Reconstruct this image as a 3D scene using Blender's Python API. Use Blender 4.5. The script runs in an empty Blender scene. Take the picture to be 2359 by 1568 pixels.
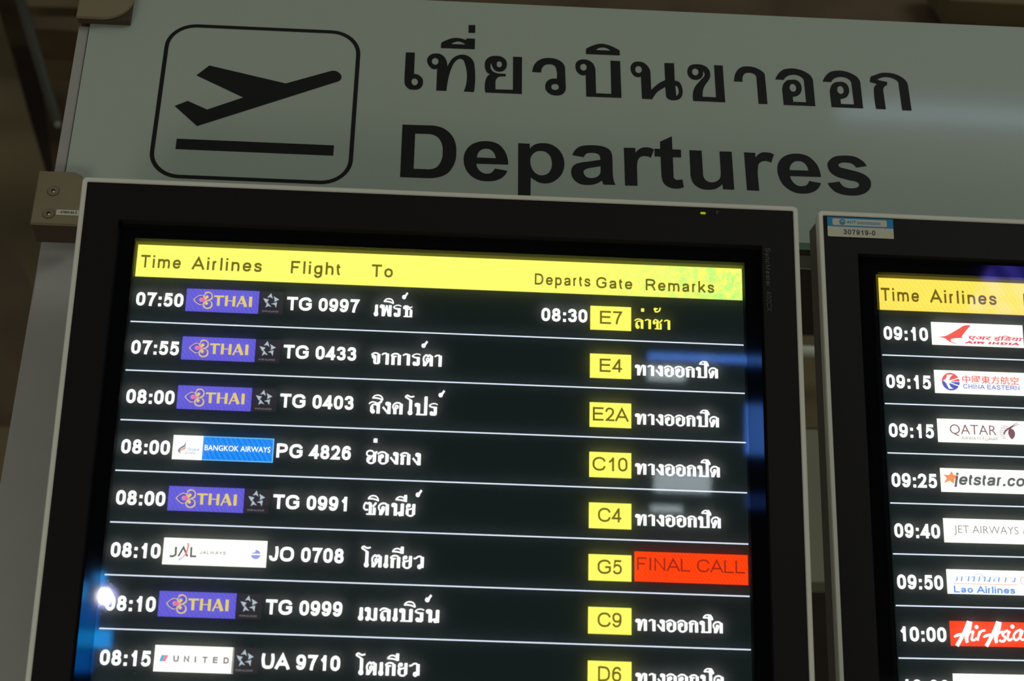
import bpy, math
import numpy as np
from mathutils import Matrix, Vector
from mathutils.geometry import tessellate_polygon

# ------------------------------------------------------------------ camera, world, lights, exposure
SC = bpy.context.scene
COL = SC.collection
F = 4500.0                                    # focal length in pixels of the 2359 x 1568 frame
# directions of the planes measured in camera axes (x right, y down, z forward)
RS = np.array([[0.9985072925, -0.0123908126, -0.0531944968], [0.0386780847, 0.8480653377, 0.5284781818], [0.0385641347, -0.5297467798, 0.8472786772]])
TS = np.array([-0.4465044293, -0.3817411773, 2.0999841169])
R1 = np.array([[0.9985072926, -0.0216492912, -0.0501447397], [0.0386780847, 0.9285009447, 0.3693101698], [0.0385641347, -0.3706984002, 0.9279523175]])
T1 = np.array([-0.4045483894, -0.1541851871, 1.8461861044])
R2 = np.array([[0.9939591112, -0.0041551751, -0.1096723289], [0.0362468854, 0.9556399314, 0.2922986227], [0.1035927049, -0.2945081595, 0.9500176290]])
T2 = np.array([0.2953196601, -0.1267155081, 1.8925507526])
CAM_H = 1.6
WB = np.stack([RS[:, 0], RS[:, 2], -RS[:, 1]])        # camera axes -> world (x along the sign, y away, z up)

def cam2world(p):
    w = WB @ np.asarray(p, float)
    return Vector((w[0], w[1], w[2] + CAM_H))

cam = bpy.data.cameras.new('camera')
cam.sensor_fit = 'HORIZONTAL'; cam.sensor_width = 23.59; cam.lens = 45.0
cam.clip_start = 0.05; cam.clip_end = 300
cam.dof.use_dof = True; cam.dof.focus_distance = 1.97; cam.dof.aperture_fstop = 5.6
camo = bpy.data.objects.new('camera', cam); COL.objects.link(camo)
rx = WB @ np.array([1, 0, 0.]); ry = WB @ np.array([0, -1, 0.]); rz = WB @ np.array([0, 0, -1.])
camo.matrix_world = Matrix(((rx[0], ry[0], rz[0], 0), (rx[1], ry[1], rz[1], 0), (rx[2], ry[2], rz[2], CAM_H), (0, 0, 0, 1)))
SC.camera = camo

SC.view_settings.view_transform = 'Standard'
SC.view_settings.look = 'None'
SC.view_settings.exposure = 0.0
SC.view_settings.gamma = 1.0
SC.view_settings.use_curve_mapping = False

w = bpy.data.worlds.new('hall_ambient'); SC.world = w; w.use_nodes = True
bg = w.node_tree.nodes['Background']
bg.inputs['Color'].default_value = (0.93, 1.0, 0.86, 1)
bg.inputs['Strength'].default_value = 0.168

def area(name, loc, target, sx, sy, power, col):
    l = bpy.data.lights.new(name, 'AREA'); l.shape = 'RECTANGLE'; l.size = sx; l.size_y = sy
    l.energy = power; l.color = col
    o = bpy.data.objects.new(name, l); COL.objects.link(o)
    o.location = loc
    o.rotation_euler = (Vector(target) - Vector(loc)).to_track_quat('-Z', 'Y').to_euler()
    return o
area('hall_light_right', (5.0, -3.5, 5.2), (0.6, 1.6, 2.9), 3.0, 2.0, 85, (0.9, 1.0, 0.93))
area('fill_light_low', (-1.0, 0.35, 0.9), (-0.2, 1.6, 2.3), 0.9, 0.5, 7.0, (1.0, 0.98, 0.95))  # unseen lamp added to brighten bezels and post from the lower left

# ------------------------------------------------------------------ helpers
def lin(r, g, b):
    def f(c):
        c /= 255.0
        return c / 12.92 if c <= 0.04045 else ((c + 0.055) / 1.055) ** 2.4
    return (f(r), f(g), f(b), 1.0)

MATS = {}
def nodes(name):
    m = bpy.data.materials.new(name); m.use_nodes = True
    MATS[name] = m
    return m, m.node_tree.nodes, m.node_tree.links

def surf(name, col, rough=0.5, metal=0.0, spec=0.5, var=0.0, scale=8.0, bump=0.0, coat=0.0, bscale=200.0):
    m, n, l = nodes(name)
    b = n['Principled BSDF']
    b.inputs['Base Color'].default_value = col
    b.inputs['Roughness'].default_value = rough
    b.inputs['Metallic'].default_value = metal
    b.inputs['Specular IOR Level'].default_value = spec
    b.inputs['Coat Weight'].default_value = coat
    b.inputs['Coat Roughness'].default_value = 0.07
    tc = n.new('ShaderNodeTexCoord')
    if var:
        t = n.new('ShaderNodeTexNoise'); t.inputs['Scale'].default_value = scale; t.inputs['Detail'].default_value = 5
        l.new(tc.outputs['Object'], t.inputs['Vector'])
        r = n.new('ShaderNodeValToRGB')
        c0 = [max(0, c * (1 - var)) for c in col[:3]] + [1]; c1 = [min(1, c * (1 + var)) for c in col[:3]] + [1]
        r.color_ramp.elements[0].position = 0.3; r.color_ramp.elements[1].position = 0.7
        r.color_ramp.elements[0].color = c0; r.color_ramp.elements[1].color = c1
        l.new(t.outputs['Fac'], r.inputs['Fac']); l.new(r.outputs['Color'], b.inputs['Base Color'])
    if bump:
        t2 = n.new('ShaderNodeTexNoise'); t2.inputs['Scale'].default_value = bscale; t2.inputs['Detail'].default_value = 3
        l.new(tc.outputs['Object'], t2.inputs['Vector'])
        bp = n.new('ShaderNodeBump'); bp.inputs['Strength'].default_value = bump; bp.inputs['Distance'].default_value = 0.002
        l.new(t2.outputs['Fac'], bp.inputs['Height']); l.new(bp.outputs['Normal'], b.inputs['Normal'])
    return m

def glow(name, c0, strength=1.0, c1=None, kind='wave', scale=60.0, sample=False):
    """a lit part of a screen or a lamp; c1 gives the fine moire of the pixels"""
    m, n, l = nodes(name)
    for x in list(n):
        if x.type != 'OUTPUT_MATERIAL': n.remove(x)
    out = [x for x in n if x.type == 'OUTPUT_MATERIAL'][0]
    e = n.new('ShaderNodeEmission'); e.inputs['Color'].default_value = c0; e.inputs['Strength'].default_value = strength
    if c1:
        tc = n.new('ShaderNodeTexCoord')
        mp = n.new('ShaderNodeMapping'); l.new(tc.outputs['Object'], mp.inputs['Vector'])
        mp.inputs['Rotation'].default_value = (0, math.radians(32), 0)
        if kind == 'wave':
            t = n.new('ShaderNodeTexWave'); t.inputs['Scale'].default_value = scale; t.inputs['Distortion'].default_value = 2.5
            t.inputs['Detail'].default_value = 2; t.bands_direction = 'X'
            o = t.outputs['Fac']
        else:
            t = n.new('ShaderNodeTexNoise'); t.inputs['Scale'].default_value = scale; t.inputs['Detail'].default_value = 6
            t.inputs['Roughness'].default_value = 0.7
            o = t.outputs['Fac']
        l.new(mp.outputs['Vector'], t.inputs['Vector'])
        r = n.new('ShaderNodeValToRGB'); r.color_ramp.elements[0].color = c0; r.color_ramp.elements[1].color = c1
        r.color_ramp.elements[0].position = 0.35; r.color_ramp.elements[1].position = 0.75
        l.new(o, r.inputs['Fac']); l.new(r.outputs['Color'], e.inputs['Color'])
    l.new(e.outputs[0], out.inputs['Surface'])
    if not sample:
        m.cycles.emission_sampling = 'NONE'
    return m

def frame_matrix(R, T):
    """object frame of a measured plane: x right, y away from the viewer, z up"""
    ex, ey, ez = WB @ R[:, 0], WB @ R[:, 2], -(WB @ R[:, 1])
    o = cam2world(T)
    return Matrix(((ex[0], ey[0], ez[0], o.x), (ex[1], ey[1], ez[1], o.y), (ex[2], ey[2], ez[2], o.z), (0, 0, 0, 1)))

def on(R, T, px, py, d=0.0):
    """point of the photograph -> (x to the right, y downwards) in a plane, moved d away from the viewer"""
    q = np.linalg.inv(np.stack([R[:, 0], R[:, 1], T + R[:, 2] * d], 1)) @ np.array([(px - 1179.5) / F, (py - 784) / F, 1.0])
    return float(q[0] / q[2]), float(q[1] / q[2])

def P3(px, py, yd):
    """point of the photograph at world depth yd"""
    d = WB @ np.array([(px - 1179.5) / F, (py - 784) / F, 1.0])
    s = yd / d[1]
    return Vector((d[0] * s, yd, d[2] * s + CAM_H))

def smooth(pts, closed=True, n=5):
    """pts: (x, y, corner) -> Catmull-Rom polyline, straight tangents broken at corners"""
    P = [np.array(p[:2], float) for p in pts]; C = [len(p) > 2 and p[2] for p in pts]; N = len(P)
    out = []
    rng = range(N if closed else N - 1)
    for i in rng:
        j = (i + 1) % N
        a, b = P[i], P[j]
        if C[i] and C[j]:
            out.append(a); continue
        d = np.linalg.norm(b - a) + 1e-12
        def tan(k):
            if C[k] or (not closed and k in (0, N - 1)): return None
            p0, p1 = P[(k - 1) % N], P[(k + 1) % N]
            d0 = np.linalg.norm(P[k] - p0) + 1e-12; d1 = np.linalg.norm(p1 - P[k]) + 1e-12
            t = (P[k] - p0) / d0 * d1 + (p1 - P[k]) / d1 * d0
            return t / (np.linalg.norm(t) + 1e-12)
        ta, tb = tan(i), tan(j)
        if ta is None and tb is None: out.append(a); continue
        u = (b - a) / d
        if ta is None: ta = 2 * u * (u @ tb) - tb
        if tb is None: tb = 2 * u * (u @ ta) - ta
        for k in range(n):
            t = k / n
            h00 = 2 * t**3 - 3 * t**2 + 1; h10 = t**3 - 2 * t**2 + t; h01 = -2 * t**3 + 3 * t**2; h11 = t**3 - t**2
            out.append(h00 * a + h10 * ta * d + h01 * b + h11 * tb * d)
    if not closed: out.append(P[-1])
    return out

def parse(s):
    r = []
    for tok in s.split():
        c = tok.endswith('c'); x, y = tok.rstrip('c').split(',')
        r.append((float(x), float(y), True) if c else (float(x), float(y)))
    return r

def band(pts, w, closed=False, e0=0.0, e1=0.0):
    """ribbon polygons of width w (number or list) along a polyline"""
    P = [np.array(p, float) for p in pts]
    Q = [P[0]]
    for p in P[1:]:
        if np.linalg.norm(p - Q[-1]) > 1e-9: Q.append(p)
    if closed and np.linalg.norm(Q[0] - Q[-1]) < 1e-9: Q.pop()
    if len(Q) < 2: return []
    N = len(Q)
    W = list(w) if isinstance(w, (list, tuple)) else [w] * N
    if len(W) != N:
        W = list(np.interp(np.linspace(0, 1, N), np.linspace(0, 1, len(W)), W))
    if not closed:
        if e0: Q[0] = Q[0] - (Q[1] - Q[0]) / np.linalg.norm(Q[1] - Q[0]) * e0
        if e1: Q[-1] = Q[-1] + (Q[-1] - Q[-2]) / np.linalg.norm(Q[-1] - Q[-2]) * e1
    L, R = [], []
    for i in range(N):
        def nrm(a, b):
            d = (b - a) / (np.linalg.norm(b - a) + 1e-12); return np.array([-d[1], d[0]])
        if closed or 0 < i < N - 1:
            n0 = nrm(Q[(i - 1) % N], Q[i]); n1 = nrm(Q[i], Q[(i + 1) % N])
            m = n0 + n1; lm = np.linalg.norm(m)
            m = n0 if lm < 1e-6 else m / lm
            k = min(1.0 / max(0.3, float(m @ n0)), 2.2)
            m = m * k
        elif i == 0: m = nrm(Q[0], Q[1])
        else: m = nrm(Q[-2], Q[-1])
        L.append(Q[i] + m * W[i] / 2); R.append(Q[i] - m * W[i] / 2)
    out = []
    for i in range(N if closed else N - 1):
        j = (i + 1) % N
        out.append([L[i], L[j], R[j], R[i]])
    return out

def disc(cx, cy, rx_, ry_=None, n=20):
    ry_ = ry_ or rx_
    return [np.array([cx + rx_ * math.cos(2 * math.pi * k / n), cy + ry_ * math.sin(2 * math.pi * k / n)]) for k in range(n)]

def rrect(x0, y0, x1, y1, r, n=6):
    out = []
    for cx, cy, a in ((x1 - r, y0 + r, -90), (x1 - r, y1 - r, 0), (x0 + r, y1 - r, 90), (x0 + r, y0 + r, 180)):
        for k in range(n + 1):
            t = math.radians(a + 90 * k / n); out.append(np.array([cx + r * math.cos(t), cy + r * math.sin(t)]))
    return out

class Print:
    """flat print or screen image: polygons in plane coordinates (x right, y down), stacked in thin layers"""
    def __init__(s, base=0.0, step=0.00012):
        s.v, s.f, s.m, s.mats, s.base, s.step = [], [], [], [], base, step
    def mi(s, m):
        if m not in s.mats: s.mats.append(m)
        return s.mats.index(m)
    def poly(s, pts, m, layer=0):
        k = len(s.v); y = s.base - layer * s.step
        s.v += [(float(p[0]), y, -float(p[1])) for p in pts]
        s.f.append(list(range(k, k + len(pts)))); s.m.append(s.mi(m))
    def rect(s, x0, y0, x1, y1, m, layer=0):
        s.poly([(x0, y0), (x0, y1), (x1, y1), (x1, y0)], m, layer)
    def fill(s, loops, m, layer=0):
        k = len(s.v); y = s.base - layer * s.step
        V = [[Vector((float(p[0]), float(p[1]), 0)) for p in lp] for lp in loops]
        for lp in V: s.v += [(p.x, y, -p.y) for p in lp]
        for t in tessellate_polygon(V): s.f.append([k + i for i in t]); s.m.append(s.mi(m))
    def bands(s, bs, m, layer=0):
        for b in bs: s.poly(b, m, layer)
    def build(s, name, parent=None):
        me = bpy.data.meshes.new(name); me.from_pydata(s.v, [], s.f)
        for m in s.mats: me.materials.append(MATS[m])
        for p, i in zip(me.polygons, s.m): p.material_index = i
        # face the viewer
        me.update()
        import bmesh
        bm = bmesh.new(); bm.from_mesh(me)
        for f in bm.faces:
            f.normal_update()
            if f.normal.y > 0: f.normal_flip()
        bm.to_mesh(me); bm.free()
        o = bpy.data.objects.new(name, me); COL.objects.link(o)
        if parent: o.parent = parent
        return o

class Solid:
    def __init__(s): s.v, s.f = [], []
    def box(s, x0, x1, y0, y1, z0, z1):
        k = len(s.v)
        s.v += [(x, y, z) for x in (x0, x1) for y in (y0, y1) for z in (z0, z1)]
        s.f += [[k + i for i in q] for q in ((0, 1, 3, 2), (4, 6, 7, 5), (0, 4, 5, 1), (2, 3, 7, 6), (0, 2, 6, 4), (1, 5, 7, 3))]
        return s
    def prism(s, pts, dvec):
        k = len(s.v); n = len(pts); d = Vector(dvec)
        s.v += [tuple(p) for p in pts] + [tuple(Vector(p) + d) for p in pts]
        s.f += [list(range(k, k + n)), list(range(k + 2 * n - 1, k + n - 1, -1))]
        for i in range(n): j = (i + 1) % n; s.f.append([k + i, k + j, k + n + j, k + n + i])
        return s
    def ring(s, outer, inner, y0, y1):
        """frame between two equal-count outlines (x, z), from y0 to y1"""
        k = len(s.v); n = len(outer)
        for y in (y0, y1):
            s.v += [(p[0], y, -p[1]) for p in outer] + [(p[0], y, -p[1]) for p in inner]
        for i in range(n):
            j = (i + 1) % n
            s.f += [[k + i, k + j, k + n + j, k + n + i], [k + 2*n + i, k + 3*n + i, k + 3*n + j, k + 2*n + j],
                    [k + i, k + 2*n + i, k + 2*n + j, k + j], [k + n + i, k + n + j, k + 3*n + j, k + 3*n + i]]
        return s
    def tube(s, a, b, r, n=20, r2=None):
        a, b = Vector(a), Vector(b); d = (b - a).normalized()
        u = d.orthogonal().normalized(); v = d.cross(u); k = len(s.v); r2 = r if r2 is None else r2
        for c, rr in ((a, r), (b, r2)):
            s.v += [tuple(c + (u * math.cos(2*math.pi*i/n) + v * math.sin(2*math.pi*i/n)) * rr) for i in range(n)]
        s.f += [[k + i, k + (i+1) % n, k + n + (i+1) % n, k + n + i] for i in range(n)]
        s.f += [list(range(k + n - 1, k - 1, -1)), list(range(k + n, k + 2*n))]
        return s
    def build(s, name, mat, parent=None, bevel=0.0, smooth_=False):
        import bmesh
        me = bpy.data.meshes.new(name); me.from_pydata(s.v, [], s.f); me.materials.append(MATS[mat])
        bm = bmesh.new(); bm.from_mesh(me); bmesh.ops.recalc_face_normals(bm, faces=bm.faces)
        if bevel:
            bmesh.ops.bevel(bm, geom=[e for e in bm.edges if len(e.link_faces) == 2 and e.calc_face_angle(0) > 0.9], offset=bevel, segments=2, affect='EDGES')
        bm.to_mesh(me); bm.free()
        if smooth_:
            for p in me.polygons: p.use_smooth = len(p.vertices) == 4
        o = bpy.data.objects.new(name, me); COL.objects.link(o)
        if parent: o.parent = parent
        return o

def thing(name, label, cat, M=None, group=None):
    o = bpy.data.objects.new(name, None); COL.objects.link(o)
    o.empty_display_size = 0.05
    if M is not None: o.matrix_world = M
    o['label'] = label; o['category'] = cat
    if group: o['group'] = group
    return o
def struct(o, label=None, cat=None):
    o['kind'] = 'structure'
    if label: o['label'] = label
    return o

# ------------------------------------------------------------------ a plain grotesque drawn as strokes
def RING(): return (0, 1, '.5,1 .86,.9 1,.66 1,.5 1,.34 .86,.1 .5,0 .14,.1 0,.34 0,.5 0,.66 .14,.9')
GL = {  # char: (width, advance, lower-case box?, [(extend ends, closed, points)])
 '0': (.655, .776, 0, [RING()]),
 '1': (.42, .776, 0, [(3, 0, '1,0c 1,1c'), (0, 0, '0,.66c .5,.79 .95,.97c')]),
 '2': (.65, .776, 0, [(2, 0, '0,.70 .06,.88 .24,.98 .5,1 .8,.94 .96,.76 .88,.56 .6,.33 .28,.14 .06,0c 1,0c')]),
 '3': (.65, .776, 0, [(0, 0, '0,.76 .1,.93 .3,1 .5,1 .8,.95 .92,.77 .8,.59 .55,.53 .36,.53c'), (0, 0, '.36,.53c .6,.53 .9,.45 1,.26 .85,.06 .5,0 .2,.04 0,.24')]),
 '4': (.69, .776, 0, [(3, 0, '.78,0c .78,1c'), (2, 0, '.76,1c 0,.24c 1,.24c')]),
 '5': (.65, .776, 0, [(1, 0, '.92,1c .2,1c .07,.52c .25,.63 .5,.67 .85,.58 1,.33 .85,.07 .48,0 .18,.05 .01,.21')]),
 '6': (.65, .776, 0, [(0, 1, '.52,.62 .85,.55 1,.31 .85,.06 .52,0 .18,.06 0,.31 .12,.54'), (0, 0, '.97,.78 .85,.95 .55,1 .25,.93 .05,.7 0,.4 0,.31')]),
 '7': (.64, .776, 0, [(3, 0, '0,1c 1,1c .75,.72 .5,.35 .38,0c')]),
 '8': (.65, .776, 0, [(0, 1, '.5,1 .82,.93 .92,.76 .8,.59 .5,.53 .2,.59 .08,.76 .18,.93'), (0, 1, '.5,.53 .85,.46 1,.26 .85,.06 .5,0 .15,.06 0,.26 .15,.46')]),
 '9': (.65, .776, 0, [(0, 1, '.48,.38 .15,.45 0,.69 .15,.94 .48,1 .82,.94 1,.69 .88,.46'), (0, 0, '.03,.22 .15,.05 .45,0 .75,.07 .95,.3 1,.6 1,.69')]),
 'A': (.98, .97, 0, [(3, 0, '0,0c .5,1c 1,0c'), (0, 0, '.2,.3c .8,.3c')]),
 'B': (.83, .97, 0, [(0, 1, '0,0c 0,1c .6,1c .88,.92 .92,.74 .6,.54c 0,.54c'), (0, 1, '0,0c 0,.54c .6,.54c .95,.45 1,.25 .9,.05 .6,0c')]),
 'C': (.92, 1.008, 0, [(0, 0, '1,.7 .86,.92 .55,1 .2,.92 .02,.7 0,.5 .02,.3 .2,.08 .55,0 .86,.08 1,.32')]),
 'D': (.85, 1.008, 0, [(0, 1, '0,0c 0,1c .45,1 .8,.93 .97,.72 1,.5 .97,.28 .8,.07 .45,0')]),
 'E': (.78, .93, 0, [(3, 0, '1,1c 0,1c 0,0c 1,0c'), (2, 0, '0,.53c .92,.53c')]),
 'F': (.71, .853, 0, [(3, 0, '1,1c 0,1c 0,0c'), (2, 0, '0,.5c .8,.5c')]),
 'G': (.94, 1.086, 0, [(0, 0, '1,.73 .86,.93 .55,1 .2,.92 0,.68 0,.5 0,.32 .2,.07 .55,0 .85,.07 1,.19c 1,.48c .58,.48c')]),
 'H': (.82, 1.008, 0, [(3, 0, '0,0c 0,1c'), (3, 0, '1,0c 1,1c'), (0, 0, '0,.53c 1,.53c')]),
 'I': (.0, .388, 0, [(3, 0, '0,0c 0,1c')]),
 'J': (.6, .776, 0, [(1, 0, '1,1c 1,.3 .85,.05 .5,0 .15,.06 0,.32')]),
 'K': (.86, .97, 0, [(3, 0, '0,0c 0,1c'), (3, 0, '.92,1c .03,.4c'), (2, 0, '.36,.62c 1,0c')]),
 'L': (.7, .83, 0, [(3, 0, '0,1c 0,0c 1,0c')]),
 'M': (.95, 1.163, 0, [(3, 0, '0,0c 0,1c .5,.08c 1,1c 1,0c')]),
 'N': (.81, 1.008, 0, [(3, 0, '0,0c 0,1c 1,0c 1,1c')]),
 'O': (.97, 1.086, 0, [RING()]),
 'P': (.8, .93, 0, [(1, 0, '0,0c 0,1c .6,1 .9,.93 1,.74 .9,.54 .6,.46 0,.46c')]),
 'Q': (.97, 1.086, 0, [RING(), (0, 0, '.6,.28c 1,-.05c')]),
 'R': (.88, 1.008, 0, [(1, 0, '0,0c 0,1c .6,1 .9,.93 1,.76 .9,.57 .6,.5 0,.5c'), (2, 0, '.5,.5c .7,.4 1,0c')]),
 'S': (.82, .93, 0, [(0, 0, '.97,.73 .85,.93 .5,1 .15,.93 .03,.75 .2,.6 .5,.52 .85,.42 1,.25 .85,.06 .5,0 .15,.06 0,.29')]),
 'T': (.8, .853, 0, [(3, 0, '0,1c 1,1c'), (2, 0, '.5,1c .5,0c')]),
 'U': (.82, 1.008, 0, [(3, 0, '0,1c 0,.35 .12,.08 .5,0 .88,.08 1,.35 1,1c')]),
 'W': (1.3, 1.318, 0, [(3, 0, '0,1c .25,0c .5,1c .75,0c 1,1c')]),
 'X': (.9, .93, 0, [(3, 0, '.03,0c .97,1c'), (3, 0, '.03,1c .97,0c')]),
 'Y': (.92, .93, 0, [(3, 0, '0,1c .5,.45c 1,1c'), (2, 0, '.5,.45c .5,0c')]),
 '-': (.4, .465, 0, [(3, 0, '0,.36c 1,.36c')]),
 'a': (.66, .776, 1, [(0, 0, '.03,.7 .15,.95 .5,1 .85,.93 .93,.7 .93,.2 1,-.05'), (0, 0, '.93,.56 .5,.5 .1,.4 0,.22 .12,.03 .42,0 .75,.1 .93,.35')]),
 'c': (.62, .698, 1, [(0, 0, '1,.68 .85,.93 .52,1 .15,.88 0,.5 .15,.1 .52,0 .85,.07 1,.35')]),
 'e': (.67, .776, 1, [(0, 0, '.03,.5c 1,.5c .97,.78 .8,.95 .5,1 .15,.88 0,.5 .15,.1 .5,0 .82,.06 .98,.27')]),
 'g': (.65, .776, 1, [(0, 1, '.5,1 .88,.88 1,.5 .88,.12 .5,0 .12,.12 0,.5 .12,.88'), (1, 0, '1,1c 1,0 .92,-.2 .5,-.29 .15,-.24 .03,-.1')]),
 'h': (.63, .776, 1, [(3, 0, '0,0c 0,1.38c'), (2, 0, '0,.6 .2,.95 .55,1 .92,.9 1,.65 1,0c')]),
 'i': (.0, .31, 1, [(3, 0, '0,0c 0,1c'), (9, 0, '0,1.38')]),
 'j': (.16, .31, 1, [(1, 0, '1,1c 1,0 .8,-.22 0,-.27'), (9, 0, '1,1.38')]),
 'k': (.64, .698, 1, [(3, 0, '0,0c 0,1.38c'), (3, 0, '.9,1c .03,.28c'), (2, 0, '.35,.58c 1,0c')]),
 'l': (.0, .31, 1, [(3, 0, '0,0c 0,1.38c')]),
 'm': (1.02, 1.163, 1, [(3, 0, '0,0c 0,1c'), (2, 0, '0,.6 .12,.95 .28,1 .46,.92 .5,.7 .5,0c'), (2, 0, '.5,.6 .62,.95 .78,1 .96,.92 1,.7 1,0c')]),
 'n': (.63, .776, 1, [(3, 0, '0,0c 0,1c'), (2, 0, '0,.6 .2,.95 .55,1 .92,.9 1,.65 1,0c')]),
 'o': (.68, .776, 1, [(0, 1, '.5,1 .86,.88 1,.5 .86,.12 .5,0 .14,.12 0,.5 .14,.88')]),
 'p': (.65, .776, 1, [(3, 0, '0,-.26c 0,1c'), (0, 1, '.5,1 .88,.88 1,.5 .88,.12 .5,0 .12,.12 0,.5 .12,.88')]),
 'r': (.36, .465, 1, [(3, 0, '0,0c 0,1c'), (0, 0, '0,.6 .25,.93 .6,1.02 1,.97')]),
 's': (.61, .698, 1, [(0, 0, '.97,.7 .85,.93 .5,1 .13,.93 .05,.75 .2,.6 .5,.52 .85,.43 1,.26 .88,.07 .5,0 .12,.06 0,.3')]),
 't': (.37, .388, 1, [(0, 0, '.42,1.3c .42,.22 .6,.02 1.1,.01'), (0, 0, '-.3,1c 1.15,1c')]),
 'u': (.63, .776, 1, [(0, 0, '0,1c 0,.35 .1,.08 .45,0 .8,.06 1,.4'), (3, 0, '1,0c 1,1c')]),
 'w': (1.0, 1.008, 1, [(3, 0, '0,1c .26,0c .5,1c .74,0c 1,1c')]),
 'b': (.65, .776, 1, [(3, 0, '0,0c 0,1.38c'), (0, 1, '.5,1 .88,.88 1,.5 .88,.12 .5,0 .12,.12 0,.5 .12,.88')]),
 'x': (.65, .698, 1, [(3, 0, '0,0c 1,1c'), (3, 0, '0,1c 1,0c')]),
 'y': (.66, .698, 1, [(3, 0, '0,1c .5,0c'), (1, 0, '1,1c .45,-.15 .05,-.27')]),
}
def glyph(ch, w):
    """polygons (cap height 1, y up) and the advance"""
    h = w / 2
    if ch == ' ': return [], .39, 0, 0
    if ch == '.': return [[(.1, 0), (.1 + w * 1.05, 0), (.1 + w * 1.05, w * 1.05), (.1, w * 1.05)]], .388, .1, .1 + w
    if ch == ':':
        s = w * 1.05; x = .2 - s / 2 + .03
        return [[(x, y), (x + s, y), (x + s, y + s), (x, y + s)] for y in (0, .715 - s)], .43, x, x + s
    W, adv, low, st = GL[ch]
    Wc = max(W - w, 0) if W > 0 else 0
    x0 = (adv - max(W, w)) / 2 + h - (.05 if ch == '1' else 0)
    def mp(u, v):
        if not low: return (x0 + u * Wc, h + v * (1 - 2 * h))
        if v > 1: return (x0 + u * Wc, .725 - h + (v - 1) / .38 * .275)
        if v < 0: return (x0 + u * Wc, h + v)
        return (x0 + u * Wc, h + v * (.725 - 2 * h))
    out = []
    for ext, closed, s in st:
        if ext == 9:
            (u, v), = [p[:2] for p in parse(s)]; x, y = mp(u, v)
            out.append([(x - h, y - h * .9), (x + h, y - h * .9), (x + h, y + h), (x - h, y + h)]); continue
        pts = [mp(*p[:2]) + ((True,) if len(p) > 2 else ()) for p in parse(s)]
        sm = smooth(pts, closed=bool(closed), n=4)
        out += band(sm, w, closed=bool(closed), e0=h if ext & 1 else 0, e1=h if ext & 2 else 0)
    return out, adv, x0 - h, x0 + Wc + h

def text(P, m, s, xl, base, cap, w=.2, xr=None, track=0.0, layer=1, slope=0.0, shear=0.0, rot=False):
    """write s with its baseline at y = base; stretched to end at xr when given"""
    x = 0; polys = []; lo, hi = None, None
    for ch in s:
        g, adv, a, b = glyph(ch, w)
        for q in g: polys.append([(x + p[0], p[1]) for p in q])
        if ch != ' ':
            lo = x + a if lo is None else lo; hi = x + b
        x += adv + track
    k = cap if xr is None else (xr - xl) / (hi - lo)
    for q in polys:
        if rot: P.poly([(xl + p[1] * cap, base + (p[0] - lo) * k) for p in q], m, layer)
        else: P.poly([(xl + (p[0] - lo) * k + shear * p[1] * cap, base + slope * (p[0] - lo) * k - p[1] * cap) for p in q], m, layer)

def btext(P, m, s, xl, xr, base, cap, layer=1, off=0.0, slope=0.0, shear=0.0, ref=.69):
    """text in Blender's built-in face (other scripts, humanist capitals)"""
    c = bpy.data.curves.new('tmp', 'FONT'); c.body = s; c.size = 1; c.offset = off; c.resolution_u = 3
    o = bpy.data.objects.new('tmp', c); COL.objects.link(o)
    dg = bpy.context.evaluated_depsgraph_get(); me = bpy.data.meshes.new_from_object(o.evaluated_get(dg))
    xs = [v.co.x for v in me.vertices]
    if xs:
        lo, hi = min(xs), max(xs); k = (xr - xl) / (hi - lo); ky = cap / ref
        for f in me.polygons:
            P.poly([(xl + (me.vertices[i].co.x - lo) * k + shear * me.vertices[i].co.y * ky,
                     base + slope * (me.vertices[i].co.x - lo) * k - me.vertices[i].co.y * ky) for i in f.vertices], m, layer)
    bpy.data.objects.remove(o); bpy.data.curves.remove(c); bpy.data.meshes.remove(me)

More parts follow.
